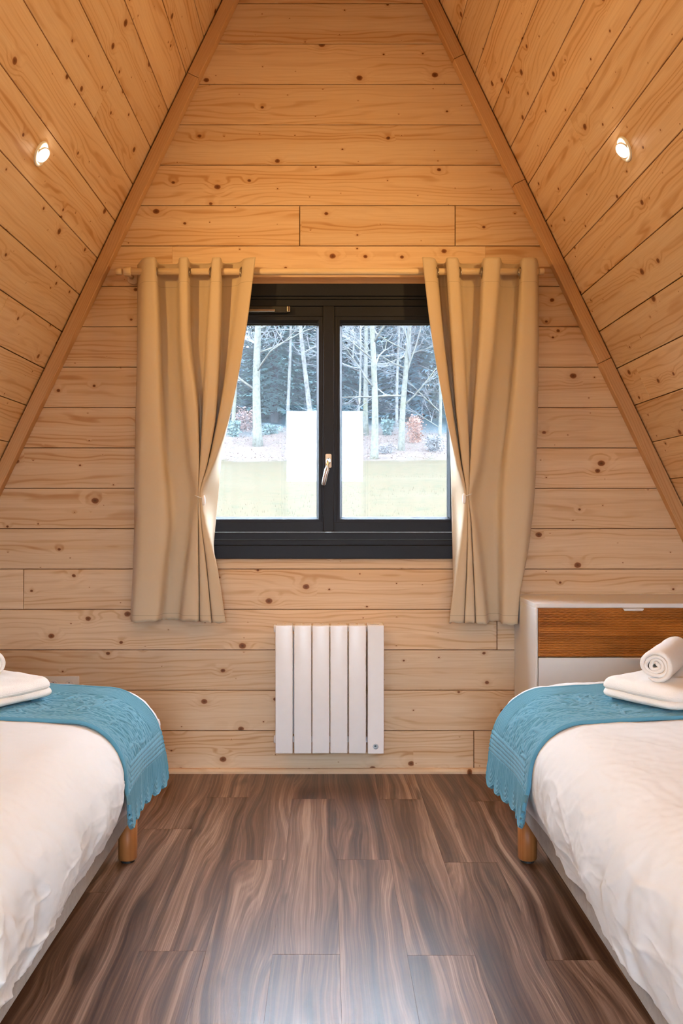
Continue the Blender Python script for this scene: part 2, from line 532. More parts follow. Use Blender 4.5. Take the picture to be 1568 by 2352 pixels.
# sloped walls; ADDED_ROOFWIN: the y-ranges of unseen roof windows added for extra daylight, RWZ: heights
ADDED_ROOFWIN = [(-1.38, -0.50)]
RWZ = (0.42, 1.50)
Z0J = 3.225                                             # a joint height on the slope, from the photograph
for side in (-1, 1):
    nm = 'wall_west' if side < 0 else 'wall_east'
    u = Vector((-side * 1 / NRM, 0, SL / NRM))          # up the slope
    nin = Vector((-side * SL / NRM, 0, -1 / NRM))       # into the room
    xd = u.cross(nin)
    R = Matrix((xd, u, nin)).transposed()
    o0 = Vector((AX + side * HALF, 0, 0))
    # backing slab, left open at the added roof windows
    wl = tag(empty(nm, (o0.x, 1.0, 0)), 'sloped pine-boarded wall on the %s side of the A-frame room' % ('left' if side < 0 else 'right'), None, None, 'structure')
    ybr = [BACK - 0.14] + [q for o in ADDED_ROOFWIN for q in o] + [WALL + 0.16]
    rects = [(ybr[k], ybr[k + 1], -0.15, AZ + 0.2) for k in range(0, len(ybr), 2)]
    for (ya, yb) in ADDED_ROOFWIN:
        rects += [(ya, yb, -0.15, RWZ[0]), (ya, yb, RWZ[1], AZ + 0.2)]
    for (ya, yb, za, zb) in rects:
        bk = []
        for yy in (ya, yb):
            for z in (za, zb):
                for t in (TH, 0.14):
                    p = o0 + u * (z * NRM / SL) - nin * t
                    bk.append((p.x, yy, p.z))
        obj('backing', bk, [(0, 1, 3, 2), (4, 6, 7, 5), (0, 2, 6, 4), (1, 5, 7, 3), (0, 4, 5, 1), (2, 3, 7, 6)], M_GAP, wl)
    known = {(-1, 3): 3.14, (-1, 8): 3.14, (1, 9): 3.577, (1, 4): 3.128, (1, 1): 3.63}
    step = PITCH
    for n in range(-8, 22):
        z_hi = Z0J - n * 0.1609
        s_hi = z_hi * NRM / SL; s_lo = s_hi - step
        s_lo = max(s_lo, 0.0); s_hi = min(s_hi, AZ * NRM / SL - 0.004)
        if s_hi - s_lo < 0.02: continue
        kb = known.get((side, n))
        ys = [BACK]
        if kb:
            ys += [kb - 2.6, kb] if kb - 2.6 > BACK else [kb]
        else:
            b0 = -0.9 + ((n * 37 + side * 11) % 23) / 23 * 1.9
            ys += [b0]
        ys += [WALL + TH]
        for a, b in zip(ys[:-1], ys[1:]):
            bits = [(a + GAP / 2, b - GAP / 2, s_lo + GAP / 2, s_hi - GAP / 2)]
            h0, h1 = RWZ[0] * NRM / SL, RWZ[1] * NRM / SL
            for (wa, wb) in ADDED_ROOFWIN:                        # cut the boards round the added roof windows
                nb_ = []
                for (p0, p1, q0, q1) in bits:
                    if p1 <= wa or p0 >= wb or q1 <= h0 or q0 >= h1: nb_.append((p0, p1, q0, q1)); continue
                    if p0 < wa: nb_.append((p0, wa, q0, q1))
                    if p1 > wb: nb_.append((wb, p1, q0, q1))
                    if q0 < h0 - 0.01: nb_.append((max(p0, wa), min(p1, wb), q0, h0))
                    if q1 > h1 + 0.01: nb_.append((max(p0, wa), min(p1, wb), h1, q1))
                bits = nb_
            for (p0, p1, q0, q1) in bits:
                L = p1 - p0
                yo = p0 if xd.y > 0 else p1
                q = o0 + u * q0
                board('plank', [(0, 0), (L, 0), (L, q1 - q0), (0, q1 - q0)], M_PINE, wl, (q.x, yo, q.z), R)
    for wi, (wa, wb) in enumerate(ADDED_ROOFWIN):                 # pine-lined roof windows, unseen, added to bring neutral daylight from behind
        c_ = o0 + u * ((RWZ[0] + RWZ[1]) / 2 * NRM / SL)
        rw = tag(empty('window_%d' % (2 + wi + (2 if side > 0 else 0)), (c_.x, (wa + wb) / 2, c_.z)), 'unseen roof window, added for extra daylight, in the %s sloped wall, behind the viewer' % ('left' if side < 0 else 'right'), None, None, 'structure')
        def slab(nm2, y0_, y1_, s0_, s1_, t0_, t1_, m_):
            V = []
            for yy in (y0_, y1_):
                for ss in (s0_, s1_):
                    for t in (t0_, t1_):
                        p = o0 + u * ss - nin * t
                        V.append((p.x, yy, p.z))
            obj(nm2, V, [(0, 1, 3, 2), (4, 6, 7, 5), (0, 2, 6, 4), (1, 5, 7, 3), (0, 4, 5, 1), (2, 3, 7, 6)], m_, rw)
        h0, h1 = RWZ[0] * NRM / SL, RWZ[1] * NRM / SL
        e = 0.0006
        for (a_, b_, c2, d_) in ((wa + e, wb - e, h0 + e, h0 + 0.05), (wa + e, wb - e, h1 - 0.05, h1 - e), (wa + e, wa + 0.05, h0 + 0.051, h1 - 0.051), (wb - 0.05, wb - e, h0 + 0.051, h1 - 0.051)):
            slab('window_frame', a_, b_, c2, d_, 0.03, 0.139, M_TRIM)
        slab('pane', wa + 0.045, wb - 0.045, h0 + 0.045, h1 - 0.045, 0.110, 0.114, M_DOORGLASS)

# gable trims: boards lying in the corner between sloped walls and window wall
TT, TWF = 0.045, 0.060
for side in (-1, 1):
    tr = empty('trim_1' if side < 0 else 'trim_2', (AX + side * HALF, WALL, 0))
    tag(tr, 'smooth pine corner batten along the %s sloped wall and window wall' % ('left' if side < 0 else 'right'), None, None, 'structure')
    u = Vector((-side * 1 / NRM, 0, SL / NRM)); nin = Vector((-side * SL / NRM, 0, -1 / NRM))
    o0 = Vector((AX + side * HALF, 0, 0))
    zc = [0.03] + ([PZ(165, 3.755)] if side < 0 else [PZ(820, 3.755), PZ(410, 3.755), PZ(122, 3.755)]) + [AZ - 0.14]
    xd = u; yd = nin
    R = Matrix((xd, yd, xd.cross(yd))).transposed()
    for a, b in zip(zc[:-1], zc[1:]):
        s0, s1 = a * NRM / SL + 0.0008, b * NRM / SL - 0.0008
        wob = 0.0006 * rng.uniform(-1, 1)
        bm = rbox((0, 0.006, -TT / 2 - wob), (s1 - s0, TWF + wob, TT / 2), 0.003, 2)
        o = obj_bm('batten', bm, M_TRIM)
        o.rotation_euler = R.to_euler()
        o.location = o0 + u * s0 + Vector((0, WALL - TT / 2 - 0.0005, 0))
        o.parent = tr; o.matrix_parent_inverse = wm(tr).inverted()

# floor of walnut laminate planks
FB = 0.010
fl = tag(obj('floor', *(lambda b: ([tuple(v.co) for v in b.verts], [tuple(v.index for v in f.verts) for f in b.faces]))(rbox((-HALF - 0.1, BACK - 0.14, -0.08), (HALF + 0.1, WALL + 0.16, -FB))), M_GAP), 'dark walnut laminate floor between the two beds', None, None, 'structure')
CW = 91 * K; CL = 1.216
R_F = Matrix(((0, -1, 0), (1, 0, 0), (0, 0, 1)))
xc0 = PX(586.5, WALL)
depth_at = lambda y: FPX * EYE / (y - CY)
joint = {-1: depth_at(2184), 0: depth_at(1975), 1: depth_at(2192), 2: depth_at(1974.5), 3: depth_at(2194), 4: depth_at(1980.5), 5: depth_at(2205), -2: depth_at(1904), 6: depth_at(1930), -3: depth_at(2050)}
cmin, cmax = int(math.floor((-HALF - xc0) / CW)), int(math.ceil((HALF - xc0) / CW))
for c in range(cmin, cmax):
    x0 = xc0 + c * CW
    j = joint.get(c, depth_at(1850 + 90 * ((c * 7) % 4)))
    a = max(x0, -HALF - 0.02); b = min(x0 + CW, HALF + 0.02)
    if b - a < 0.02: continue
    k0 = int(math.floor((BACK - j) / CL))
    y = j + k0 * CL
    while y < WALL:
        ya, yb = max(y, BACK), min(y + CL, WALL - 0.001)
        if yb - ya > 0.01:
            board('plank', [(0, 0), (yb - ya - 0.0007, 0), (yb - ya - 0.0007, b - a - 0.00025), (0, b - a - 0.00025)], M_FLOOR, fl, (b, ya, 0), R_F, th=FB, ch=0.00015)
        y += CL

# thin quarter batten at the foot of the window wall
V, F = [], []
for k, xx in enumerate((-HALF + 0.03, HALF - 0.03)):
    for (dy, dz) in ((0, 0), (-0.018, 0), (-0.018, 0.010), (-0.012, 0.018), (-0.004, 0.021), (0, 0.021)):
        V.append((xx, WALL + dy - 0.0004, 0.0003 + dz))
F = [tuple(range(6)), tuple(range(11, 5, -1))] + [(i, (i + 1) % 6, 6 + (i + 1) % 6, 6 + i) for i in range(6)]
tag(obj('baseboard_north', V, F, M_PINE), 'thin pine quarter batten where window wall meets floor', None, None, 'structure')

# ------------------------------------------------------------------ window
win = tag(empty('window_1', (WX, WALL, WZ0)), 'anthracite two-sash window in the gable wall', None, None, 'structure')
yF = WALL - 0.012                                       # front of the casing


def picture_frame(name, x0, x1, z0, z1, wd, yf, yb, mat, parent, r=0.0016):
    """Four members named alike around a rectangle; wd = (left, right, bottom, top) widths."""
    l, rr, b, t = wd
    out = []
    for lo, hi in (((x0, z0), (x1, z0 + b)), ((x0, z1 - t), (x1, z1)), ((x0, z0 + b), (x0 + l, z1 - t)), ((x1 - rr, z0 + b), (x1, z1 - t))):
        out.append(box(name, (lo[0], yf, lo[1]), (hi[0], yb, hi[1]), mat, parent, r))
    return out


zl = lambda py: PZ(py, WALL)
wx0, wx1 = WX - WH, WX + WH
picture_frame('casing', wx0, wx1, WZ0, WZ1, (0.06, 0.06, zl(1253) - WZ0, WZ1 - zl(681)), yF, WALL + 0.06, M_ANTH, win)
fx0, fx1, fz0, fz1 = wx0 + 0.061, wx1 - 0.061, zl(1252), zl(682)
# stepped lower band: a fine groove, then the fixed frame
picture_frame('frame', fx0, fx1, fz0, fz1, (0.03, 0.03, zl(1240) - fz0, 0.012), yF + 0.004, WALL + 0.06, M_ANTH, win)
gx0, gx1, gz0, gz1 = fx0 + 0.031, fx1 - 0.031, zl(1239), zl(688)
picture_frame('frame', gx0, gx1, gz0, gz1, (0.014, 0.014, zl(1223) - gz0, gz1 - zl(703)), yF + 0.009, WALL + 0.06, M_ANTH, win)
sx0, sx1, sz0, sz1 = gx0 + 0.0155, gx1 - 0.0155, zl(1222), zl(704)
mull0, mull1 = PX(742, WALL), PX(767, WALL)
yS = yF + 0.011                                         # front of the sashes
for s in (0, 1):
    a, b = (sx0, mull0 + 0.012) if s == 0 else (mull1 - 0.012, sx1)
    sash = tag(empty('sash', ((a + b) / 2, yS, sz0)))
    sash.parent = win; sash.matrix_parent_inverse = wm(win).inverted()
    inner = PX(727, WALL) if s == 0 else PX(785, WALL)
    bead = 0.021
    if s == 0: wd = (0.035, b - (inner + bead), 0, 0)
    else: wd = (inner - bead - a, 0.035, 0, 0)
    zb_, zt_ = zl(1199), zl(727)
    picture_frame('sash_rail', a, b, sz0, sz1, (wd[0], wd[1], zb_ - sz0, sz1 - zt_), yS, WALL + 0.05, M_ANTH, sash, 0.002)
    # glazing beads, mitred: four sloping strips
    ox0, ox1 = a + wd[0], b - wd[1]
    q0 = [(ox0, zb_), (ox1, zb_), (ox1, zt_), (ox0, zt_)]
    bz, bt = zb_ - zl(1188), zt_ - zl(741)
    ix0, ix1 = (ox0 + bead, inner) if s == 0 else (inner, ox1 - bead)
    q1 = [(ix0, zl(1188)), (ix1, zl(1188)), (ix1, zl(741)), (ix0, zl(741))]
    for k in range(4):
        k2 = (k + 1) % 4
        m = [((q0[i][0] * 0.45 + q1[i][0] * 0.55), (q0[i][1] * 0.45 + q1[i][1] * 0.55)) for i in range(4)]
        V = [(q0[k][0], yS + 0.003, q0[k][1]), (q0[k2][0], yS + 0.003, q0[k2][1]),
             (m[k2][0], yS + 0.003, m[k2][1]), (m[k][0], yS + 0.003, m[k][1]),
             (q1[k2][0], yS + 0.020, q1[k2][1]), (q1[k][0], yS + 0.020, q1[k][1]),
             (q0[k][0], yS + 0.030, q0[k][1]), (q0[k2][0], yS + 0.030, q0[k2][1]),
             (q1[k2][0], yS + 0.030, q1[k2][1]), (q1[k][0], yS + 0.030, q1[k][1])]
        obj('glazing_bead', V, [(0, 1, 2, 3), (3, 2, 4, 5), (5, 4, 8, 9), (9, 8, 7, 6), (0, 6, 7, 1), (0, 3, 5, 9, 6), (1, 7, 8, 4, 2)], M_ANTH, sash)
    # double glazing: two panes, the outer one a trace out of parallel, with an aluminium spacer
    y1_, y2_ = yS + 0.031, yS + 0.049
    tl = 0.0021 * (-1 if s == 0 else 1)
    half = (ix1 - ix0) / 2
    for k, yy in enumerate((y1_, y2_)):
        tt = tl if k else 0.0
        dz = half * tt
        V = [(ix0 - 0.008, yy - dz, q1[0][1] - 0.008), (ix1 + 0.008, yy + dz, q1[0][1] - 0.008), (ix1 + 0.008, yy + dz, q1[2][1] + 0.008), (ix0 - 0.008, yy - dz, q1[2][1] + 0.008)]
        obj('pane', V, [(0, 1, 2, 3)], M_GLASS, sash, fix=False)
    picture_frame('spacer', ix0 - 0.008, ix1 + 0.008, q1[0][1] - 0.006, q1[2][1] + 0.006, (0.009, 0.009, 0.008, 0.010), y1_ + 0.003, y2_ - 0.003, M_ANTH, sash, 0)[0].data.materials[0] = M_ALU
# cover strip over the meeting stiles
box('cover_strip', (mull0, yS - 0.009, sz0 + 0.001), (mull1, yS + 0.02, sz1 + 0.001), M_ANTH, win, 0.004, 3)
# handle: rosette and lever
hd = tag(empty('handle', (PX(753, WALL), yS - 0.009, PZ(1060, WALL))), 'silver lever handle on a white rosette')
hd.parent = win; hd.matrix_parent_inverse = wm(win).inverted()
yh = yS - 0.009
bm = rbox((PX(747, WALL), yh - 0.009, PZ(1075, WALL)), (PX(761, WALL), yh - 0.0005, PZ(1043, WALL)), 0.006, 4)
obj_bm('rosette', bm, M_WHITE, hd, True)
P = [(PX(754.5, WALL), yh - 0.008, PZ(1057, WALL)), (PX(754.5, WALL), yh - 0.030, PZ(1057, WALL)), (PX(753.5, WALL), yh - 0.045, PZ(1063, WALL)), (PX(750.5, WALL), yh - 0.048, PZ(1078, WALL)), (PX(746.5, WALL), yh - 0.046, PZ(1096, WALL)), (PX(743, WALL), yh - 0.042, PZ(1113, WALL)), (PX(742.6, WALL), yh - 0.042, PZ(1115.5, WALL))]
o = obj('lever', *tube(P, [0.0085, 0.0085, 0.0100, 0.0100, 0.0100, 0.0095, 0.006], 12), M_ALU, hd, True)
# opening limiter at the head of the left sash
lm = tag(empty('limiter', (PX(610, WALL), yS, PZ(714, WALL))), 'black bar-shaped opening limiter')
lm.parent = win; lm.matrix_parent_inverse = wm(win).inverted()
box('limiter_body', (PX(540, WALL), yS - 0.020, PZ(721, WALL)), (PX(664, WALL), yS - 0.0002, PZ(705, WALL)), M_BLACK, lm, 0.005, 3)
box('limiter_arm', (PX(545, WALL), yS - 0.026, PZ(719, WALL)), (PX(632, WALL), yS - 0.0205, PZ(713, WALL)), M_CHROME, lm, 0.002)
box('limiter_tip', (PX(659, WALL), yS - 0.026, PZ(720, WALL)), (PX(667, WALL), yS - 0.0195, PZ(706, WALL)), M_CHROME, lm, 0.003, 3)

# ------------------------------------------------------------------ beds and bedding (the largest things)
ZTOP = 0.561
CX0, CX1, CY0, CY1 = 0.72, 1.43, 0.62, 2.83             # flat core of the bed top, right-hand bed
RH = 0.152


def cloth(a, b, off=0.0, drift=0.05):
    """Cloth coordinates (a across, b along) laid over the right-hand bed -> points and outward normals."""
    a, b = np.asarray(a, float), np.asarray(b, float)
    qx, qy = np.clip(a, CX0, CX1), np.minimum(b, CY1)
    dx, dy = a - qx, b - qy
    o = np.hypot(dx, dy); oo = np.maximum(o, 1e-9)
    nx, ny = dx / oo, dy / oo
    arc = math.pi / 2 * RH
    th = np.clip(o / RH, 0, math.pi / 2)
    drop = np.maximum(o - arc, 0)
    R = RH + off
    h = R * np.sin(th) - drift * sstep(0.03, 0.22, drop)
    v = RH - R * np.cos(th) + drop
    crown = 0.014 * np.sin(np.clip((a - CX0) / (CX1 - CX0), 0, 1) * math.pi)
    X = qx + nx * h; Y = qy + ny * h; Z = ZTOP - v + crown
    N = np.stack([nx * np.sin(th), ny * np.sin(th), np.cos(th)], -1)
    return np.stack([X, Y, Z], -1), N, o


ARC = math.pi / 2 * RH


def make_bed(side, label, dlabel, seed):
    sx = lambda x: PX(CX, 1) + side * x + (0.0 if side > 0 else 0.0)
    bed = empty('bed', (side * 1.08, 1.94, 0), label, 'bed', 'single beds')
    def sbox(name, lo, hi, mat, r, seg=3, smooth=True):
        a, b = sorted((side * lo[0], side * hi[0]))
        return box(name, (a, lo[1], lo[2]), (b, hi[1], hi[2]), mat, bed, r, seg, smooth)
    sbox('base', (0.632, 0.86, 0.152), (1.528, 2.945, 0.315), M_BASE, 0.012)
    sbox('mattress', (0.625, 0.85, 0.317), (1.535, 2.95, 0.535), M_MATT, 0.05)
    for lx in (0.657, 1.503):
        for ly in (0.95, 2.835):
            leg = obj('leg', *lathe([(0.031, 0.155), (0.031, 0.014), (0.028, 0.009), (0.024, 0.0075)], 28, 'z', (side * lx, ly, 0)), M_LEG, bed, True)
            obj('foot_pad', *lathe([(0.022, 0.0085), (0.022, 0.0002)], 20, 'z', (side * lx, ly, 0)), M_BLACK, leg)
    # duvet lying on the bed: draped sheet with puff and creases
    L = 0.575 - 0.15 - 0.250
    A = np.concatenate([np.linspace(CX0 - ARC - L, CX0 - ARC, 70)[:-1], np.linspace(CX0 - ARC, CX0, 60)[:-1], np.linspace(CX0, CX1, 90)[:-1], np.linspace(CX1, CX1 + ARC + L, 40)])
    B = np.concatenate([np.linspace(0.83, 1.4, 30)[:-1], np.linspace(1.4, CY1, 230)[:-1], np.linspace(CY1, CY1 + ARC + L, 70)])
    a, b = np.meshgrid(A, B, indexing='ij')
    P, N, o = cloth(a, b)
    ny_ = np.clip((b - CY1) / np.maximum(o, 1e-6), 0, 1)          # the end hangs less deep than the side
    P[..., 2] += np.maximum(o - ARC, 0) * 0.62 * sstep(0.05, 0.75, ny_)
    fall = sstep(0.10, 0.32, o)
    sd = seed * 10
    warp = vnoise(a * 5, b * 5, sd + 1) * 0.5
    puff = 0.010 * vnoise(a * 4.2, b * 3.1, sd + 2) + 0.005 * vnoise(a * 9, b * 8, sd + 3)
    hang = vnoise(b * 11 + warp * 1.6 + o * 1.5, o * 2.2, sd + 4) * 0.55 + vnoise(b * 27 + warp * 2.4 - o * 3, o * 4, sd + 5) * 0.35
    ridge = (1 - np.abs(vnoise(b * 9 + a * 7 + warp * 2, b * 2.0 - a * 6 + warp, sd + 6))) ** 5
    ridge2 = (1 - np.abs(vnoise(b * 6 - a * 11 + warp * 2.4, a * 9 + b * 3, sd + 7))) ** 7
    ridge3 = (1 - np.abs(vnoise(b * 17 + a * 13 + warp * 3, a * 15 - b * 8 + warp * 2, sd + 10))) ** 6
    ridge4 = (1 - np.abs(vnoise(b * 31 - a * 22 + warp * 4, a * 26 + b * 14, sd + 11))) ** 6
    crease = (0.0075 * ridge + 0.0065 * ridge2 + 0.0042 * ridge3 + 0.0022 * ridge4) * (0.35 + 0.65 * sstep(-1, 0.6, vnoise(a * 3, b * 3, sd + 8)))
    fine = 0.0010 * vnoise(a * 60, b * 60, sd + 9)
    calm = 1 - 0.85 * sstep(2.33, 2.41, b) * (1 - sstep(2.79, 2.84, b))       # pressed flat under the throw
    dsp = (puff * (0.5 + 0.5 * calm) + (crease * (0.3 + 0.7 * fall) + fine + 0.015 * hang * fall) * calm) - 0.003 * (1 - calm) + 0.009 * sstep(2.80, 2.86, b) * (1 - fall)
    P = P + N * dsp[..., None]
    hem = sstep(ARC + L * 0.6, ARC + L, o)
    P[..., 2] += hem * 0.012 * vnoise(b * 6 + a * 3, 0 * a, sd + 12)
    P[..., 0] *= side
    du = obj('duvet', P.reshape(-1, 3), gridfaces(len(A), len(B), side < 0), M_DUVET, None, True, fix=False)
    tag(du, dlabel, 'duvet', 'white duvets on the single beds')
    so = du.modifiers.new('thickness', 'SOLIDIFY'); so.thickness = 0.008; so.offset = -1
    return bed


make_bed(1, 'single bed beside the white dresser, on beech legs, its base in greige cloth', 'white cotton duvet spread over the bed beside the dresser', 1)
make_bed(-1, 'single bed by the wall sockets, on beech legs, its base in greige cloth', 'white cotton duvet spread over the bed by the wall sockets', 2)


def make_throw(side, label, seed):
    """Quilted blue throw across the foot of a bed: relief of channels, leaves, chevron border and scalloped hem."""
    Lh = 0.124                                            # straight fall below the rounding
    y0, y1 = 2.385, 2.815
    n_v = 300
    U = np.concatenate([np.linspace(0, ARC + Lh + 0.30, 420)[:-1], np.linspace(ARC + Lh + 0.30, 2 * (ARC + Lh) + (CX1 - CX0), 160)])
    V = np.linspace(0, 1, n_v)
    u, v = np.meshgrid(U, V, indexing='ij')
    s = v * (y1 - y0)                                     # distance from the near edge, metres
    Wd = y1 - y0
    tot = U[-1]
    # hem outline: scallops along the short edges
    nl = 6
    ph = (v * nl) % 1.0
    sc = 0.022 * np.clip(np.sin(ph * math.pi), 0, 1) ** 0.7
    endk = 1 - sstep(0.01, 0.075, u); endk2 = sstep(tot - 0.075, tot - 0.01, u)
    uu = u - sc * endk + sc * endk2
    a = CX0 - ARC - Lh + uu
    b = y0 + s + 0.010 * vnoise(u * 4, 0 * u, seed + 1) * (1 - sstep(0.2, 0.3, v)) + 0.006 * vnoise(u * 6, 0 * u + 3, seed + 2) * sstep(0.8, 1, v)
    P, N, o = cloth(a, b, 0.006, -0.004)
    P[..., 0] -= 0.020 * sstep(0.4, 1.0, v) * (1 - sstep(0.05, 0.30, u))
    # quilting: h in metres
    def chan(t, w):                                       # puffed channel of width w
        f = np.abs(((t / w) % 1.0) - 0.5) * 2
        return np.sqrt(np.clip(1 - f ** 2, 0, 1))
    wv = vnoise(u * 9, s * 9, seed + 3) * 0.006
    h = np.zeros_like(u)
    e = u                                                 # distance from the hem
    # far long edge: fans of parallel channels
    far = Wd - s
    m_far = 1 - sstep(0.105, 0.108, far)
    bend = far + 0.016 * np.sin(u * 2 * math.pi / 0.21) * sstep(0.0, 0.08, far)
    h += m_far * chan(bend + wv, 0.0118) * 0.0036
    # near long edge: bound chevron border
    m_near = 1 - sstep(0.042, 0.044, s)
    h += m_near * chan(u + np.abs(s - 0.021) * 0.8 + wv * 0.5, 0.023) * 0.0026 * sstep(0.002, 0.012, s)
    # field: puffed leaves on a crinkled ground
    mid = (1 - m_far) * (1 - m_near)
    crin = vnoise(u * 80 + vnoise(u * 30, s * 30, seed + 4), s * 190, seed + 5)
    h += mid * (0.0014 + 0.0026 * crin)
    r2 = random.Random(seed)
    leaf = np.zeros_like(u)
    for k in range(230):
        cu, cs = r2.uniform(0.16, 1.35), r2.uniform(0.06, Wd - 0.12)
        ang = 1.15 * math.sin(cu * 13 + k % 3) + r2.uniform(-0.6, 0.6)
        la, lb = r2.uniform(0.018, 0.042), r2.uniform(0.0045, 0.009)
        du_, ds_ = u - cu, s - cs
        p = (du_ * math.cos(ang) + ds_ * math.sin(ang)) / la
        q = (-du_ * math.sin(ang) + ds_ * math.cos(ang)) / lb
        q = q + 0.5 * p * p - 0.25
        d2 = p * p + q * q
        leaf = np.maximum(leaf, np.sqrt(np.clip(1 - d2, 0, 1)) * (0.0050 if k % 2 else 0.0042))
    h = np.where(mid > 0.5, np.maximum(h, leaf * mid), h)
    # border bands above the hem, then fans in each scallop
    m_band = (1 - sstep(0.150, 0.153, e)) * sstep(0.082, 0.085, e) * (1 - m_near)
    h = h * (1 - m_band) + m_band * (chan(e - 0.085 + wv * 0.25, 0.0130) * 0.0036 + 0.0005 * vnoise(s * 120, e * 20, seed + 6))
    m_sc = (1 - sstep(0.082, 0.085, e)) * (1 - m_near * 0.0)
    px_ = (ph - 0.5) * Wd / nl; pz_ = e - 0.046
    rad = np.hypot(px_, np.minimum(pz_, 0.0) * 1.0)
    h = h * (1 - m_sc) + m_sc * chan(rad + 0.001, 0.0110) * 0.0036
    # piping on every edge
    edge = np.minimum(np.minimum(s, far), np.minimum(e, tot - u) + 0.0)
    h += (1 - sstep(0.0, 0.010, edge)) * 0.003
    lift = 0.004 * vnoise(u * 5, v * 3, seed + 7) + 0.012 * (1 - sstep(0.0, 0.12, u)) * vnoise(v * 5.5, 0 * v, seed + 8) * (0.4 + 0.6 * v)
    P = P + N * (h + 0.003 + np.abs(lift))[..., None]
    # hem corners flare
    P[..., 0] -= 0.012 * (1 - sstep(0.0, 0.16, u)) * (np.abs(v - 0.5) * 2) ** 2
    P[..., 0] *= side
    th = obj('throw', P.reshape(-1, 3), gridfaces(len(U), n_v, side < 0), M_QUILT, None, True, fix=False)
    so = th.modifiers.new('thickness', 'SOLIDIFY'); so.thickness = 0.011; so.offset = -1
    tag(th, label, 'throw', 'blue quilted throws')
    return th


make_throw(1, 'blue quilted throw with scalloped hem over the foot of the bed beside the dresser', 41)
make_throw(-1, 'blue quilted throw with scalloped hem over the foot of the bed by the wall sockets', 77)


def soft_pad(sx_, sy_, h, z, seed, amp):
    """Soft slab with bulging edges: top and bottom sheets meeting in a rounded rim."""
    n = 46
    g = np.sin(np.linspace(-1, 1, n) * math.pi / 2)
    x, y = np.meshgrid(g, g, indexing='ij')
    m = (np.abs(x) ** 7 + np.abs(y) ** 7) ** (1 / 7)
    mm = np.maximum(np.abs(x), np.abs(y))
    k = np.where(m > 1e-6, mm / np.maximum(m, 1e-6), 1)
    X, Y = x * k * sx_ / 2, y * k * sy_ / 2
    rim = np.minimum((1 - mm) * sx_ / 2 / 0.022, 1)
    prof = np.sqrt(np.clip(1 - (1 - rim) ** 2, 0, 1))
    nz = vnoise(X * 11, Y * 11, seed) + 0.5 * vnoise(X * 27, Y * 27, seed + 1)
    sag = -0.010 * np.clip(mm, 0, 1) ** 4
    edge = 1 + 0.02 * vnoise(X * 14, Y * 14, seed + 2)
    top = z + h * 0.45 + h * 0.55 * prof + amp * nz * prof + sag * (z > 0.01)
    bot = z + h * 0.45 - h * 0.45 * prof + sag * 0.6 * (z > 0.01)
    V = np.concatenate([np.stack([X * edge, Y * edge, top], -1).reshape(-1, 3), np.stack([X * edge, Y * edge, bot], -1).reshape(-1, 3)])
    F = np.concatenate([gridfaces(n, n), gridfaces(n, n, True) + n * n])
    bm = bmesh.new()
    vs = [bm.verts.new(tuple(p)) for p in V]
    for f in F: bm.faces.new([vs[i] for i in f])
    bmesh.ops.remove_doubles(bm, verts=bm.verts, dist=1e-5)
    return bm


def make_towels(side, la, lb, dz):
    zt = ZTOP + 0.031
    cx, cy, ang = 1.055, 2.605, math.radians(33)
    rot = ang if side > 0 else math.pi - ang
    t = empty('folded_towel', (side * cx, cy, zt), la, 'towel', 'white towels', None, (0, 0, rot))
    for k, (h, z, sx_, sy_) in enumerate(((0.030, 0.0, 0.395, 0.275), (0.040, 0.024, 0.392, 0.272))):
        bm = soft_pad(sx_, sy_, h, z, 300 + 7 * k + (side > 0), 0.0035)
        o = obj_bm('folded_layer', bm, M_TOWEL, None, True)
        o.parent = t
    # rolled towel lying across the fold
    n, turns, th = 170, 3.7, 0.0116
    ts = np.linspace(0, 1, n)
    phi = ts * turns * 2 * math.pi
    r = 0.0045 + (0.047 - 0.0045) * ts ** 0.92
    endt = -0.35                                            # loose edge ends near the underside
    wob = 0.0016 * np.sin(phi * 1.7 + 1) + 0.0012 * np.sin(phi * 2.9)
    pa = phi - phi[-1] + endt * math.pi
    mid = np.stack([np.cos(pa) * (r + wob), np.sin(pa) * (r + wob) * 0.94], 1)
    tan = np.gradient(mid, axis=0); tan /= np.linalg.norm(tan, axis=1)[:, None]
    nor = np.stack([tan[:, 1], -tan[:, 0]], 1)
    half = th / 2 * np.clip(np.minimum(ts, 1 - ts) * 60, 0.25, 1)[:, None] * 0.92
    ringp = np.concatenate([mid + nor * half, (mid - nor * half)[::-1]])
    m = len(ringp)
    Ln, ns = 0.36, 26
    V, F = [], []
    for j in range(ns):
        f = j / (ns - 1)
        e = min(f, 1 - f)
        rr = 1 - 0.10 * math.exp(-e * 60) + 0.03 * float(vnoise(f * 6, 0.0, 55))
        for k, p in enumerate(ringp):
            q = 1 + 0.02 * float(vnoise(f * 9, k * 0.11, 56))
            tel = 0.010 * (1 - np.hypot(*p) / 0.05) * (1 if f < 0.5 else -1) * (e < 0.03)
            V.append((f * Ln - Ln / 2 + tel, p[0] * rr * q, p[1] * rr * q))
    for j in range(ns - 1):
        for k in range(m):
            F.append((j * m + k, j * m + (k + 1) % m, (j + 1) * m + (k + 1) % m, (j + 1) * m + k))
    for j in (0, ns - 1):
        for k in range(n - 1):
            F.append((j * m + k, j * m + k + 1, j * m + m - 2 - k, j * m + m - 1 - k))
    ra = math.radians(59)
    c = Vector((side * (0.950 + 0.18 * math.cos(ra) + dz), 2.50 + 0.18 * math.sin(ra), zt + 0.063 + 0.047))
    ro = obj('rolled_towel', V, F, M_TOWEL, None, True)
    ro.location = c
    ro.rotation_euler = (0, 0, ra if side > 0 else math.pi - ra)
    if side < 0: ro.scale = (1, -1, 1)
    tag(ro, lb, 'towel', 'white towels')


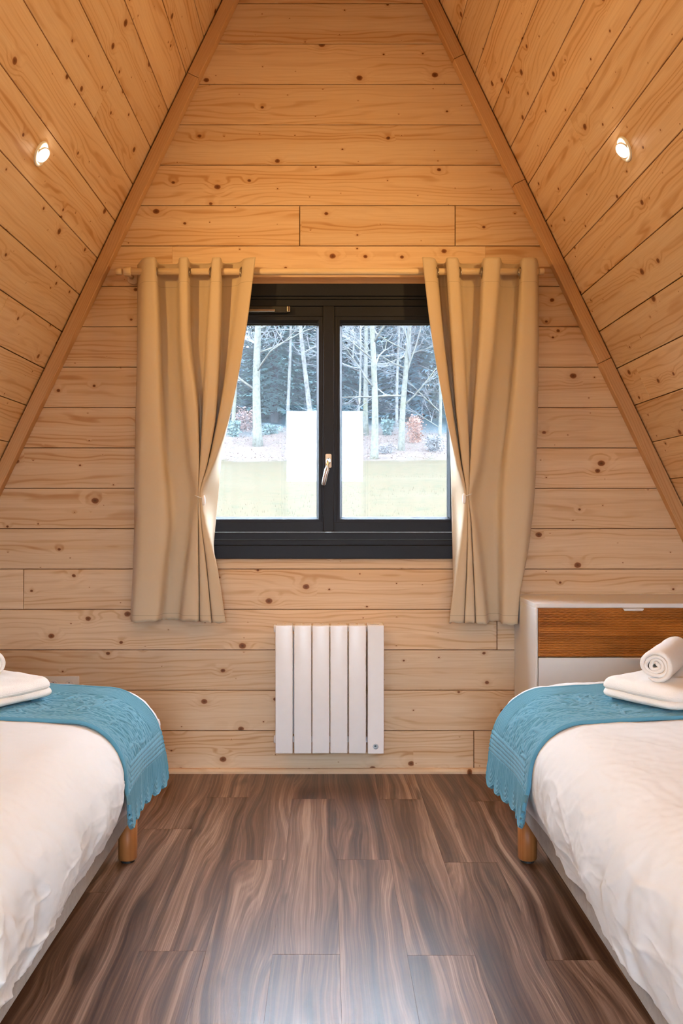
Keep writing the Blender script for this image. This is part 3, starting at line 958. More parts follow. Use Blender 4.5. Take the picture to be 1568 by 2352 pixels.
make_towels(1, 'folded white terry towel on the blue throw in front of the dresser', 'rolled white towel lying on the folded towel in front of the dresser', 0.0)
make_towels(-1, 'folded white terry towel on the blue throw in front of the wall sockets', 'rolled white towel lying on the folded towel by the wall sockets', 0.028)

# ------------------------------------------------------------------ curtain rod and curtains
YR = 3.712
rod = empty('curtain_rod', (0.0, WALL, PZ(624, YR)), 'pale wooden curtain rod with blunt end caps above the window', 'curtain rod')
zr = PZ(624, YR)
xl, xr = PX(300, YR), PX(1232, YR)
obj('pole', *lathe([(0.0145, xl - 0.01), (0.0145, xr + 0.01)], 24, 'x', (0, YR, zr)), M_BEECH, rod, True)
for s, xe, cap in ((-1, xl, PX(266, YR)), (1, xr, PX(1249, YR))):
    a, b = (cap, cap + 0.027) if s < 0 else (cap - 0.027, cap)
    obj('end_cap', *lathe([(0.010, a), (0.0145, a + 0.002), (0.0145, b - 0.002), (0.011, b)], 24, 'x', (0, YR, zr)), M_BEECH, rod, True)
    c = PX(293, YR) if s < 0 else PX(1222, YR)
    br = empty('bracket', (c, WALL, zr)); br.parent = rod; br.matrix_parent_inverse = wm(rod).inverted()
    obj('bracket_ring', *lathe([(0.0150, c - 0.016), (0.0195, c - 0.013), (0.0195, c + 0.013), (0.0150, c + 0.016)], 24, 'x', (0, YR, zr)), M_BEECH, br, True)
    obj('bracket_arm', *lathe([(0.011, YR + 0.012), (0.011, WALL - 0.010)], 20, 'y', (c, 0, zr - 0.002)), M_BEECH, br, True)
    obj('bracket_plate', *lathe([(0.024, WALL - 0.012), (0.027, WALL - 0.009), (0.027, WALL - 0.0005)], 28, 'y', (c + 0.006 * -s, 0, zr - 0.006)), M_BEECH, br, True)


def crom(ys, xs, xq):
    """Monotone-ish cubic interpolation (PCHIP) along the first axis."""
    ys, xs, xq = np.asarray(ys, float), np.asarray(xs, float), np.asarray(xq, float)
    h = np.diff(xs); d = np.diff(ys, axis=0) / h[:, None]
    m = np.zeros_like(ys)
    for i in range(1, len(xs) - 1):
        same = d[i - 1] * d[i] > 0
        w1, w2 = 2 * h[i] + h[i - 1], h[i] + 2 * h[i - 1]
        with np.errstate(divide='ignore', invalid='ignore'):
            hm = (w1 + w2) / (w1 / d[i - 1] + w2 / d[i])
        m[i] = np.where(same, np.nan_to_num(hm), 0)
    m[0], m[-1] = d[0], d[-1]
    k = np.clip(np.searchsorted(xs, xq) - 1, 0, len(xs) - 2)
    t = ((xq - xs[k]) / h[k])[:, None]; hk = h[k][:, None]
    return (1 + 2 * t) * (1 - t) ** 2 * ys[k] + t * (1 - t) ** 2 * hk * m[k] + t * t * (3 - 2 * t) * ys[k + 1] + t * t * (t - 1) * hk * m[k + 1]


def make_curtain(name_label, rows, depth, ybot, eyelets, tie, clip_px, flip):
    """rows: {photo y: [photo x of each fold line]}, depth: {photo y: [distance of each fold line]}."""
    ks = sorted(rows)
    X = np.array([rows[k] for k in ks], float); D = np.array([depth[k] for k in ks], float)
    n_r = 120
    q = np.linspace(ks[0], ks[-1], n_r)
    Xi, Di = crom(X, ks, q), crom(D, ks, q)
    cols = X.shape[1]
    cq = np.linspace(0, cols - 1, (cols - 1) * 6 + 1)
    Xi = crom(Xi.T, np.arange(cols), cq).T; Di = crom(Di.T, np.arange(cols), cq).T
    # round the fold lines a little
    for _ in range(3):
        Xi[:, 1:-1] = 0.25 * Xi[:, :-2] + 0.5 * Xi[:, 1:-1] + 0.25 * Xi[:, 2:]
        Di[:, 1:-1] = 0.25 * Di[:, :-2] + 0.5 * Di[:, 1:-1] + 0.25 * Di[:, 2:]
    t = (q - ks[0]) / (ks[-1] - ks[0])
    ymid = 3.70
    ztop, zbot = PZ(590, 3.665), PZ(ybot, 3.68)
    Z = ztop + (zbot - ztop) * t[:, None] + 0 * Xi
    # fold lines of the photograph belong to heights: use each row's own height at the mean depth
    Xw = (Xi - CX) / FPX * Di
    hemf = sstep(0.93, 1.0, t)[:, None]
    Z = Z + hemf * (0.006 * vnoise(cq[None, :] * 0.9, 0 * cq[None, :], 5) + 0.0022 * np.sin(cq[None, :] * 9.0))
    P = np.stack([Xw, Di, Z], -1)
    root = empty('curtain', (float(Xw[0].mean()), YR, float(ztop)), name_label, 'curtain', 'beige curtains')
    pan = obj('fabric_panel', P.reshape(-1, 3), gridfaces(len(q), len(cq), flip), M_CURT, root, True, fix=False)
    so = pan.modifiers.new('thickness', 'SOLIDIFY'); so.thickness = 0.0025; so.offset = 0
    for (ex, ang) in eyelets:
        V, F = [], []
        nM, nm = 28, 8
        R0, r0 = 0.0225, 0.0042
        for i in range(nM):
            aa = 2 * math.pi * i / nM
            for j in range(nm):
                bb = 2 * math.pi * j / nm
                rr = R0 + r0 * math.cos(bb)
                V.append((0.5 * r0 * 1.2 * math.sin(bb), rr * math.cos(aa), rr * math.sin(aa)))
        for i in range(nM):
            for j in range(nm):
                F.append((i * nm + j, i * nm + (j + 1) % nm, ((i + 1) % nM) * nm + (j + 1) % nm, ((i + 1) % nM) * nm + j))
        o = obj('eyelet', V, F, M_CHROME, None, True)
        o.location = (PX(ex, YR), YR, zr - 0.006)
        o.rotation_euler = (0, 0, math.radians(ang))
        o.parent = root; o.matrix_parent_inverse = wm(root).inverted()
    # stitched line under the eyelets and above the hem
    # cord round the gathered folds and its white clip
    tx0, tx1, ty = tie
    sgn = 1 if clip_px > (tx0 + tx1) / 2 else -1
    yt = 3.70
    pts = []
    for i in range(17):
        a = 2 * math.pi * i / 16
        mx, hw = (tx0 + tx1) / 2, (tx1 - tx0) / 2
        pts.append((PX(mx + hw * math.cos(a), yt), yt + 0.004 + 0.018 * math.sin(a), PZ(ty + sgn * 3 * math.cos(a), yt)))
    obj('tie_cord', *tube(pts, [0.0017] * len(pts), 8), M_DUVET, root, True)
    yc = 3.697
    cz, cxp = PZ(ty + 8, yc), PX(clip_px, yc)
    V, F = lathe([(0.001, -0.022), (0.006, -0.0195), (0.0085, -0.012), (0.0095, 0.0), (0.0085, 0.012), (0.006, 0.0195), (0.001, 0.022)], 20)
    o = obj('tieback_clip', [(cxp + v[0] * 0.8, yc + v[1] * 0.7, cz + v[2]) for v in V], F, M_WHITE, root, True)
    return root


F_, B_ = 3.668, 3.772     # fold crests and troughs
rowsL = {
    590:  [316, 331, 355, 363, 386, 409, 412, 430, 437, 485, 488, 506, 511, 552, 561, 587, 581, 570],
    750:  [316, 325, 362, 369, 389, 408, 414, 431, 441, 474, 478, 503, 507, 530, 541, 566, 562, 556],
    943:  [312, 322, 366, 376, 391, 420, 427, 452, 457, 464, 468, 494, 497, 501, 505, 530, 529, 525],
    1057: [310, 319, 372, 384, 402, 429, 437, 456, 458, 459, 460, 476, 477, 478, 480, 493, 504, 507],
    1137: [309, 318, 378, 392, 412, 436, 449, 454, 454.5, 455, 455.5, 458, 458.5, 459, 459.5, 463, 492, 501],
    1195: [309, 318, 382, 394, 412, 436, 442, 454, 455, 456, 456.5, 461, 461.5, 462, 463, 472, 488, 495],
    1300: [306, 314, 372, 384, 394, 424, 431, 455, 456.5, 457.5, 458.5, 473, 474, 475, 476, 499, 494, 488],
    1425: [300, 304, 360, 372, 387, 412, 417, 456, 457.5, 458.5, 459.5, 485, 486, 487, 488, 519, 508, 492]}
dL = {
    590:  [3.785, F_ + .01, F_, B_ - .006, B_, B_ - .004, F_ + .008, F_, B_ - .01, B_ - .008, F_ + .006, F_ + .004, B_ - .01, B_ - .03, F_ + .02, F_, 3.72, 3.765],
    750:  [3.785, F_ + .01, F_, B_ - .012, B_ - .003, B_ - .008, F_ + .010, F_ + .004, B_ - .012, B_ - .012, F_ + .010, F_ + .008, B_ - .014, B_ - .035, F_ + .02, F_, 3.72, 3.77],
    943:  [3.785, F_ + .012, F_ + .004, B_ - .020, B_ - .008, B_ - .012, F_ + .020, F_ + .012, B_ - .020, B_ - .020, F_ + .018, F_ + .016, B_ - .02, B_ - .03, F_ + .026, F_ + .01, 3.73, 3.77],
    1057: [3.785, F_ + .014, F_ + .008, B_ - .024, B_ - .012, B_ - .016, F_ + .028, F_ + .022, B_ - .028, B_ - .028, F_ + .024, F_ + .022, B_ - .03, B_ - .03, F_ + .030, F_ + .018, 3.745, 3.768],
    1137: [3.785, F_ + .016, F_ + .012, B_ - .028, B_ - .016, B_ - .024, F_ + .034, F_ + .026, B_ - .050, B_ - .050, F_ + .026, F_ + .026, B_ - .05, B_ - .05, F_ + .028, F_ + .030, 3.750, 3.765],
    1195: [3.785, F_ + .016, F_ + .012, B_ - .030, B_ - .016, B_ - .024, F_ + .030, F_ + .020, B_ - .045, B_ - .045, F_ + .020, F_ + .020, B_ - .045, B_ - .045, F_ + .022, F_ + .024, 3.748, 3.765],
    1300: [3.785, F_ + .012, F_ + .008, B_ - .028, B_ - .012, B_ - .016, F_ + .022, F_ + .008, B_ - .030, B_ - .030, F_ + .010, F_ + .008, B_ - .03, B_ - .03, F_ + .012, F_ + .014, 3.735, 3.765],
    1425: [3.785, F_ + .010, F_ + .004, B_ - .026, B_ - .010, B_ - .012, F_ + .014, F_, B_ - .022, B_ - .022, F_ + .002, F_, B_ - .022, B_ - .022, F_ + .004, F_ + .006, 3.725, 3.765]}
make_curtain('beige eyelet curtain hanging on the side of the wall sockets, tied back to the left', rowsL, dL, 1428,
             [(359, 14), (433, 14), (486.5, -20), (557, -24)], (447.5, 463, 1141), 467.5, True)

# right-hand curtain, fold lines from the window outwards: crest A, B, C, D
rowsR = {
    590:  [985, 975, 969, 997, 1004, 1022, 1026, 1050, 1056, 1105, 1111, 1148, 1153, 1190, 1201, 1230, 1236],
    750:  [998, 992, 988, 1014, 1018, 1033, 1036, 1061, 1066, 1098, 1104, 1135, 1142, 1182, 1192, 1231, 1236],
    943:  [1030, 1026, 1022, 1039, 1041, 1047, 1049, 1072, 1074, 1086, 1089, 1112, 1124, 1164, 1177, 1228, 1234],
    1057: [1035, 1040, 1048, 1057, 1058, 1060, 1062, 1077, 1078, 1079, 1080, 1099, 1112, 1150, 1164, 1224, 1230],
    1137: [1036.5, 1046, 1067, 1071, 1071.5, 1072, 1072.5, 1076, 1076.5, 1077, 1077.5, 1082, 1100, 1142, 1158, 1220, 1226],
    1195: [1037.5, 1050, 1063, 1073, 1073.5, 1074, 1074.5, 1080, 1081, 1082, 1083, 1090, 1104, 1143, 1157, 1214, 1220],
    1300: [1040, 1045, 1049, 1070, 1071, 1072, 1073, 1085, 1086, 1087, 1088, 1103, 1112, 1144, 1157, 1203, 1205],
    1362: [1041, 1040, 1039, 1067, 1068.5, 1069, 1070, 1088, 1089, 1090, 1091, 1110, 1117, 1144, 1156, 1194.5, 1185],
    1425: [1042, 1036, 1030, 1065, 1066, 1066.5, 1067, 1090, 1091, 1092, 1093, 1117, 1122, 1145, 1156, 1189.5, 1176]}
dR = {
    590:  [3.765, 3.72, F_, F_ + .012, B_ - .012, B_ - .012, F_ + .006, F_ + .008, B_ - .006, B_ - .01, F_ + .01, F_, B_ - .008, B_ - .004, F_ + .008, F_ + .008, 3.785],
    750:  [3.768, 3.72, F_, F_ + .014, B_ - .012, B_ - .014, F_ + .008, F_ + .010, B_ - .010, B_ - .02, F_ + .01, F_ + .004, B_ - .014, B_ - .008, F_ + .008, F_ + .008, 3.785],
    943:  [3.768, 3.73, F_ + .01, F_ + .020, B_ - .02, B_ - .02, F_ + .014, F_ + .018, B_ - .020, B_ - .03, F_ + .02, F_ + .012, B_ - .020, B_ - .012, F_ + .008, F_ + .010, 3.785],
    1057: [3.768, 3.745, F_ + .018, F_ + .026, B_ - .03, B_ - .03, F_ + .022, F_ + .026, B_ - .030, B_ - .03, F_ + .026, F_ + .022, B_ - .026, B_ - .014, F_ + .010, F_ + .012, 3.785],
    1137: [3.766, 3.750, F_ + .030, F_ + .028, B_ - .05, B_ - .05, F_ + .026, F_ + .028, B_ - .05, B_ - .05, F_ + .028, F_ + .032, B_ - .030, B_ - .016, F_ + .012, F_ + .014, 3.785],
    1195: [3.766, 3.748, F_ + .024, F_ + .022, B_ - .045, B_ - .045, F_ + .020, F_ + .020, B_ - .045, B_ - .045, F_ + .022, F_ + .024, B_ - .030, B_ - .016, F_ + .012, F_ + .014, 3.785],
    1300: [3.766, 3.735, F_ + .014, F_ + .012, B_ - .03, B_ - .03, F_ + .010, F_ + .010, B_ - .03, B_ - .03, F_ + .012, F_ + .018, B_ - .026, B_ - .014, F_ + .010, F_ + .012, 3.785],
    1362: [3.766, 3.730, F_ + .010, F_ + .008, B_ - .026, B_ - .026, F_ + .006, F_ + .006, B_ - .026, B_ - .026, F_ + .008, F_ + .014, B_ - .025, B_ - .013, F_ + .009, F_ + .011, 3.785],
    1425: [3.766, 3.725, F_ + .006, F_ + .004, B_ - .022, B_ - .022, F_ + .002, F_ + .002, B_ - .022, B_ - .022, F_ + .004, F_ + .010, B_ - .024, B_ - .012, F_ + .008, F_ + .010, 3.785]}
make_curtain('beige eyelet curtain hanging on the side of the dresser, tied back to the right', rowsR, dR, 1432,
             [(1001, 22), (1053, 20), (1106.5, -18), (1193.5, -22)], (1066, 1083, 1137), 1065.5, True)

# ------------------------------------------------------------------ electric radiator
YF = 3.68
KR = YF / FPX
rad = empty('radiator', (PX(756, YF), WALL, PZ(1732, YF)), 'white electric radiator of upright fins on the wall under the window', 'radiator')
zb, zt = PZ(1731, YF), PZ(1437, YF)
fins = [(632, 672), (675, 715), (716.5, 756.5), (758, 798), (800.5, 840.5)]
yb = 3.775
proto = None
for (a, b) in fins:
    xa, xb = PX(a, YF), PX(b, YF)
    if proto is None:
        bm = rbox((xa, YF, zb), (xb, YF + 0.012, zt), 0.004, 3)
        proto = obj_bm('fin', bm, M_RAD, rad, True)
        xm = (xa + xb) / 2
        subs = [box('fin_body', (xm - 0.010, YF + 0.0125, zb + 0.006), (xm + 0.010, yb, zt - 0.004), M_RAD, proto, 0.002)]
        for s in (-1, 1):
            x0 = xm + (0.0035 if s > 0 else -0.035)
            subs.append(box('top_grille', (x0, YF + 0.016, zt - 0.008), (x0 + 0.0315, yb - 0.004, zt - 0.001), M_RAD, proto, 0.003))
        subs.append(obj('bottom_plug', *lathe([(0.010, zb + 0.007), (0.010, zb - 0.004), (0.008, zb - 0.007)], 16, 'z', (xm, YF + 0.04, 0)), M_WHITE, proto, True))
        px0 = xa
    else:
        c = proto.copy(); COL.objects.link(c)
        c.location = proto.location + Vector((xa - px0, 0, 0))
        for s_ in subs:
            d = s_.copy(); COL.objects.link(d); d.parent = c
xa, xb = PX(844, YF), PX(881.5, YF)
cb = box('control_box', (xa, YF - 0.002, zb), (xb, yb, zt + 0.001), M_RAD, rad, 0.003, 3, False)
box('display_slot', (xa + 0.012, YF + 0.02, zt + 0.0008), (xb - 0.020, YF + 0.028, zt + 0.0020), M_CHROME, cb)
yt_, yb_ = zt - 0.018, zb + 0.050
for zz in (yt_, yb_):
    obj('header_tube', *lathe([(0.013, PX(633, YF)), (0.013, PX(846, YF))], 18, 'x', (0, YF + 0.045, zz)), M_RAD, rad, True)
    xe = PX(632, YF)
    obj('end_cap', *lathe([(0.014, xe - 0.009), (0.017, xe - 0.007), (0.017, xe - 0.001), (0.014, xe + 0.004)], 20, 'x', (0, YF + 0.045, zz)), M_WHITE, rad, True)
for xx in (PX(670, YF), PX(820, YF)):
    box('wall_bracket', (xx - 0.012, yb - 0.001, zb + 0.06), (xx + 0.012, WALL - 0.0005, zt - 0.05), M_RAD, rad, 0.001)
# badge with the maker's emblem
bx, bz = PX(862.3, YF), PZ(1714.5, YF)
M_BADGE = plain('pale_blue_badge', (0.50, 0.60, 0.68), 0.3)
M_INK = plain('dark_teal_ink', (0.02, 0.06, 0.075), 0.5)
bd = obj('badge', *lathe([(0.0115, YF - 0.0015), (0.0115, YF - 0.0030), (0.0105, YF - 0.0036)], 28, 'y', (bx, 0, bz)), M_BADGE, rad)
pts = [(-0.0065, 0.0016), (-0.0058, 0.0044), (-0.003, 0.0060), (0.0002, 0.0058), (0.0028, 0.0046), (0.0060, 0.0042), (0.0064, 0.0022), (0.0034, 0.0026), (0.0018, 0.0004), (0.0020, -0.0012), (-0.0012, -0.0014), (-0.0044, -0.0004)]
V = [(bx + p[0] * 1.0, YF - 0.0040, bz + p[1]) for p in pts] + [(bx + p[0], YF - 0.0035, bz + p[1]) for p in pts]
n = len(pts)
obj('emblem', V, [tuple(range(n)), tuple(range(2 * n - 1, n - 1, -1))] + [(i, (i + 1) % n, n + (i + 1) % n, n + i) for i in range(n)], M_INK, bd)
box('emblem_line', (bx - 0.0068, YF - 0.0040, bz - 0.0072), (bx + 0.0068, YF - 0.0035, bz - 0.0050), M_INK, bd)

# ------------------------------------------------------------------ dresser
YD = 3.412
dx0, dx1, dzt = 0.822, 1.596, 0.787
dr = empty('dresser', ((dx0 + dx1) / 2, YD + 0.19, 0), 'white dresser with a carved amber wood top drawer, behind the bed', 'dresser')
# top with rounded front corners
pts = []
r = 0.022
for (cx, cy, a0) in ((dx0 + r, YD + r, 180), (dx1 - r, YD + r, 270)):
    for k in range(7):
        a = math.radians(a0 + 15 * k)
        pts.append((cx + r * math.cos(a), cy + r * math.sin(a)))
pts += [(dx1, 3.796), (dx0, 3.796)]
n = len(pts)
V = [(p[0], p[1], dzt - 0.017) for p in pts] + [(p[0], p[1], dzt - 0.0015) for p in pts]
c = ((dx0 + dx1) / 2, (YD + 3.796) / 2)
V += [(c[0] + (p[0] - c[0]) * 0.996, c[1] + (p[1] - c[1]) * 0.992, dzt) for p in pts]
F = [tuple(range(n - 1, -1, -1)), tuple(range(2 * n, 3 * n))]
for a in (0, n):
    F += [(a + i, a + (i + 1) % n, a + n + (i + 1) % n, a + n + i) for i in range(n)]
obj('top_panel', V, F, M_DRESS, dr)
z0d = 0.12
for xs in ((dx0, dx0 + 0.0115), (dx1 - 0.0115, dx1)):
    # side panel with a rounded front edge
    bm = rbox((xs[0], YD + 0.001, z0d), (xs[1], 3.794, dzt - 0.0172), 0.004, 3)
    obj_bm('side_panel', bm, M_DRESS, dr)
box('back_panel', (dx0 + 0.012, 3.786, z0d), (dx1 - 0.012, 3.792, dzt - 0.0175), M_DRESS, dr)
box('bottom_panel', (dx0 + 0.012, YD + 0.02, z0d), (dx1 - 0.012, 3.785, z0d + 0.016), M_DRESS, dr)
for lx in (dx0 + 0.05, dx1 - 0.05):
    for ly in (YD + 0.05, 3.74):
        obj('leg', *lathe([(0.018, z0d - 0.0003), (0.012, 0.0005)], 18, 'z', (lx, ly, 0)), M_BEECH, dr, True)
zs = [(PZ(1508, YD), PZ(1397.5, YD)), (0.389, PZ(1511, YD)), (0.196, 0.385)]
xa, xb = dx0 + 0.0135, dx1 - 0.0135
for k, (za, zb2) in enumerate(zs):
    if k == 0:
        # carved front: rows of lens-shaped scoops
        nx, nz = 330, 225
        x = np.linspace(xa, xb, nx); z = np.linspace(za, zb2, nz)
        Xg, Zg = np.meshgrid(x, z, indexing='ij')
        rowh = (zb2 - za) / 28.0
        t = (Zg - za) / rowh
        rw = np.floor(t)
        w_ = 0.031
        s_ = Xg / w_ + 0.5 * (rw % 2) + 0.12 * np.sin(rw * 2.1)
        fx = (s_ % 1.0) * 2 - 1; fz = (t % 1.0) * 2 - 1
        fz = fz + 0.45 * fx ** 2 - 0.2
        edge_ = np.abs(fz) - np.sqrt(np.clip(1 - fx ** 2, 0, 1)) * 0.50
        cut = 1 - sstep(-0.30, 0.15, edge_)
        Yg = YD + 0.002 + 0.0042 * cut
        m = np.minimum(np.minimum(Xg - xa, xb - Xg), np.minimum(Zg - za, zb2 - Zg))
        Yg = np.where(m < 0.003, YD + 0.002, Yg)
        V = np.stack([Xg, Yg, Zg], -1).reshape(-1, 3)
        df = obj('drawer', V, gridfaces(nx, nz), M_CARVED, dr, False, fix=False)
        df['label'] = 'drawer front of carved amber wood'
        box('drawer_body', (xa, YD + 0.0062, za), (xb, YD + 0.018, zb2), M_CARVED, df)
    else:
        df = box('drawer', (xa, YD + 0.002, za), (xb, YD + 0.018, zb2), M_DRESS, dr, 0.0015)
    hx = 1.207
    zt2 = zb2 + (0.0010 if k == 0 else 0.0012)
    hw = 0.042
    V = [(hx - hw, YD + 0.012, zt2), (hx + hw, YD + 0.012, zt2), (hx + hw, YD - 0.012, zt2), (hx - hw, YD - 0.012, zt2),
         (hx - hw + 0.005, YD - 0.0135, zt2 - 0.001), (hx + hw - 0.005, YD - 0.0135, zt2 - 0.001), (hx + hw - 0.006, YD - 0.0135, zt2 - 0.009), (hx - hw + 0.006, YD - 0.0135, zt2 - 0.009),
         (hx - hw + 0.006, YD - 0.011, zt2 - 0.009), (hx + hw - 0.006, YD - 0.011, zt2 - 0.009), (hx + hw - 0.004, YD - 0.010, zt2 - 0.0015), (hx - hw + 0.004, YD - 0.010, zt2 - 0.0015),
         (hx + hw - 0.004, YD + 0.012, zt2 - 0.0015), (hx - hw + 0.004, YD + 0.012, zt2 - 0.0015)]
    F = [(0, 1, 2, 3), (3, 2, 5, 4), (4, 5, 6, 7), (7, 6, 9, 8), (8, 9, 10, 11), (11, 10, 12, 13), (13, 12, 1, 0), (0, 3, 4, 7, 8, 11, 13), (1, 12, 10, 9, 6, 5, 2)]
    obj('pull_tab', V, F, M_DRESS, df)

# ------------------------------------------------------------------ wall sockets behind the left bed
so_x1 = PX(182.5, WALL); so_zt = PZ(1552, WALL)
M_SOCK = plain('ivory_plastic', (0.72, 0.66, 0.60), 0.4, vary=0.02)
sock = empty('wall_socket', (so_x1 - 0.106, WALL, so_zt - 0.04), 'ivory triple wall socket plate low on the boards behind the bed', 'socket')
obj_bm('plate', rbox((so_x1 - 0.2135, WALL - 0.009, so_zt - 0.081), (so_x1, WALL - 0.0002, so_zt), 0.003, 3), M_SOCK, sock)
for k in range(3):
    sxc = so_x1 - 0.0425 - 0.0705 * k if k else so_x1 - 0.043
    szc = so_zt - 0.0405
    ri = obj('socket_insert', *lathe([(0.0235, WALL - 0.0092), (0.0235, WALL - 0.0125), (0.0205, WALL - 0.0130), (0.0195, WALL - 0.0096)], 32, 'y', (sxc, 0, szc)), M_SOCK, sock, False)
    for (hx, hz, hr) in ((-0.0095, 0, 0.0026), (0.0095, 0, 0.0026), (0, 0.0105, 0.0024)):
        obj('contact_hole', *lathe([(hr, WALL - 0.00955), (hr, WALL - 0.0100)], 12, 'y', (sxc + hx, 0, szc + hz)), M_BLACK, ri)

# ------------------------------------------------------------------ recessed spotlights in the sloped walls
def spotlight(side, y, z, label, group='recessed spotlights'):
    x = AX + side * (AZ - z) / SL
    u = Vector((-side / NRM, 0, SL / NRM)); nin = Vector((-side * SL / NRM, 0, -1 / NRM))
    p = Vector((x, y, z))
    t = empty('recessed_spotlight', p, label, 'spotlight', group)
    Rm = Matrix((u.cross(nin), u, nin)).transposed()
    def put(nm, prof, mat, off, aim, par=t, n=36):
        V, F = lathe(prof, n)
        F = F[:-2] if prof[0][0] > 0.02 and prof[-1][0] > 0.02 else F
        o = obj(nm, V, F, mat, None, True)
        o.location = p + off; o.rotation_euler = aim.to_euler()
        o.parent = par; o.matrix_parent_inverse = wm(par).inverted()
        return o
    put('trim_ring', [(0.043, 0.0002), (0.043, 0.0035), (0.040, 0.005), (0.032, 0.005), (0.029, 0.002), (0.029, -0.004)], M_WHITE, Vector((0, 0, 0)), Rm)
    aimv = (nin + Vector((0, -0.22, -0.45))).normalized()          # the tilted bulb
    aiml = (nin + Vector((0, 0.15, 0.14))).normalized()              # middle of its wide beam
    a2 = aimv.cross(Vector((0, 1, 0))).normalized()
    R2 = Matrix((a2, aimv.cross(a2), aimv)).transposed()
    put('gimbal', [(0.0285, 0.002), (0.0280, 0.006), (0.0255, 0.008), (0.0245, 0.002)], M_WHITE, nin * 0.004, R2)
    put('bulb', [(0.0238, 0.002), (0.0238, 0.006), (0.018, 0.0088), (0.008, 0.0100), (0.001, 0.0102)], M_BULB, nin * 0.004, R2)
    ld = bpy.data.lights.new('lamp_light', 'SPOT')
    ld.energy = LAMP_W; ld.color = LAMP_COL; ld.spot_size = math.radians(164); ld.spot_blend = 1.0; ld.shadow_soft_size = 0.022
    lo = bpy.data.objects.new('lamp_light', ld)
    COL.objects.link(lo)
    lo.location = p + nin * 0.004 + aimv * 0.036
    lo.rotation_euler = aiml.to_track_quat('-Z', 'Y').to_euler()
    lo.parent = t; lo.matrix_parent_inverse = wm(t).inverted()


spotlight(-1, 2.89, 2.351, 'lit recessed spotlight in the sloped wall above the bed by the sockets')
spotlight(1, 2.86, 2.354, 'lit recessed spotlight in the sloped wall above the bed beside the dresser')
for yy in (1.35, -0.2):
    for sd in (-1, 1):
        spotlight(sd, yy, 2.35, 'recessed spotlight %s the row above the bed %s, behind the lit one' % ('second in' if yy > 0 else 'last in', 'by the sockets' if sd < 0 else 'beside the dresser'))

# ------------------------------------------------------------------ outdoors: meadow, bank, trees
GP = [(-220, 9.5), (-150, 6.5), (-60, -0.4), (-10, -0.25), (6, -0.02), (36, 3.18), (40, 3.62), (43, 4.45), (46, 5.2), (50, 6.2), (70, 10.5), (100, 19), (150, 30)]
def gz(y, x=0.0):
    ys = [g[0] for g in GP]; zs_ = [g[1] for g in GP]
    return float(np.interp(y, ys, zs_))


gx = np.linspace(-90, 90, 91)
gy = np.concatenate([np.linspace(-220, -70, 8), np.linspace(-60, 3.5, 10), np.linspace(5, 36, 32), np.linspace(36.5, 60, 48), np.linspace(62, 150, 20)])
Xg, Yg = np.meshgrid(gx, gy, indexing='ij')
Zg = np.interp(Yg, [g[0] for g in GP], [g[1] for g in GP]) + 0.10 * vnoise(Xg * 0.35, Yg * 0.35, 3) * sstep(9, 20, Yg) + 0.25 * vnoise(Xg * 0.5, Yg * 0.5, 4) * sstep(41, 50, Yg)
Zg = np.where(np.hypot(Xg, Yg - 1) < 7, np.minimum(Zg, -0.12), Zg)


def ground_mat():
    t = NT('meadow_and_leaf_litter')
    co = t.n('ShaderNodeTexCoord').outputs['Object']
    sep = t.n('ShaderNodeSeparateXYZ', {0: co}).outputs
    n1 = t.noise(co, 0.35, 3); n2 = t.noise(co, 2.2, 4, 0.65); n3 = t.noise(co, 9, 3, 0.7)
    g = t.ramp(t.math('ADD', t.math('MULTIPLY', n2, 0.6), t.math('MULTIPLY', n3, 0.4)), [(0.40, (0.0191, 0.0189, 0.0077)), (0.47, (0.0329, 0.0252, 0.0117)), (0.53, (0.0393, 0.027, 0.014)), (0.61, (0.0255, 0.0234, 0.0099))])
    l = t.ramp(n3, [(0.30, (0.0314, 0.0224, 0.0202)), (0.5, (0.0583, 0.0427, 0.0381)), (0.68, (0.092, 0.0741, 0.0651))])
    l = t.mix(t.range(n2, 0.55, 0.7, 0, 0.7), l, (0.0264, 0.0304, 0.0198, 1))
    edge = t.math('ADD', sep[1], t.math('MULTIPLY', t.math('SUBTRACT', t.math('ADD', n1, n2), 1.0), 7.0))
    col = t.mix(t.range(edge, 38.6, 40.2), g, l)
    col = t.mix(t.range(edge, 47.0, 51.0), col, (0.0239, 0.0444, 0.0547, 1))
    t.set(color=col, rough=0.95, spec=0.1)
    return t.m


grd = obj('ground', np.stack([Xg, Yg, Zg], -1).reshape(-1, 3), gridfaces(len(gx), len(gy), False), ground_mat(), None, True)
tag(grd, 'pale winter meadow rising to a leaf-strewn bank at the forest edge', None, None, 'structure')


def bark_mat(name, pale, dark, moss, mossy=0.5, scale=9):
    t = NT(name)
    co = t.n('ShaderNodeTexCoord').outputs['Object']
    sep = t.n('ShaderNodeSeparateXYZ', {0: co}).outputs
    v = t.xyz(t.math('MULTIPLY', sep[0], scale), t.math('MULTIPLY', sep[1], scale), t.math('MULTIPLY', sep[2], scale * 0.8))
    a = t.noise(v, 1, 3, 0.65); b = t.noise(co, 0.9, 2)
    col = t.mix(t.range(a, 0.46, 0.66), (*pale, 1), (*dark, 1))
    col = t.mix(t.range(b, 0.5, 0.7, 0, mossy), col, (*moss, 1))
    t.set(color=col, rough=0.9, spec=0.1)
    return t.m


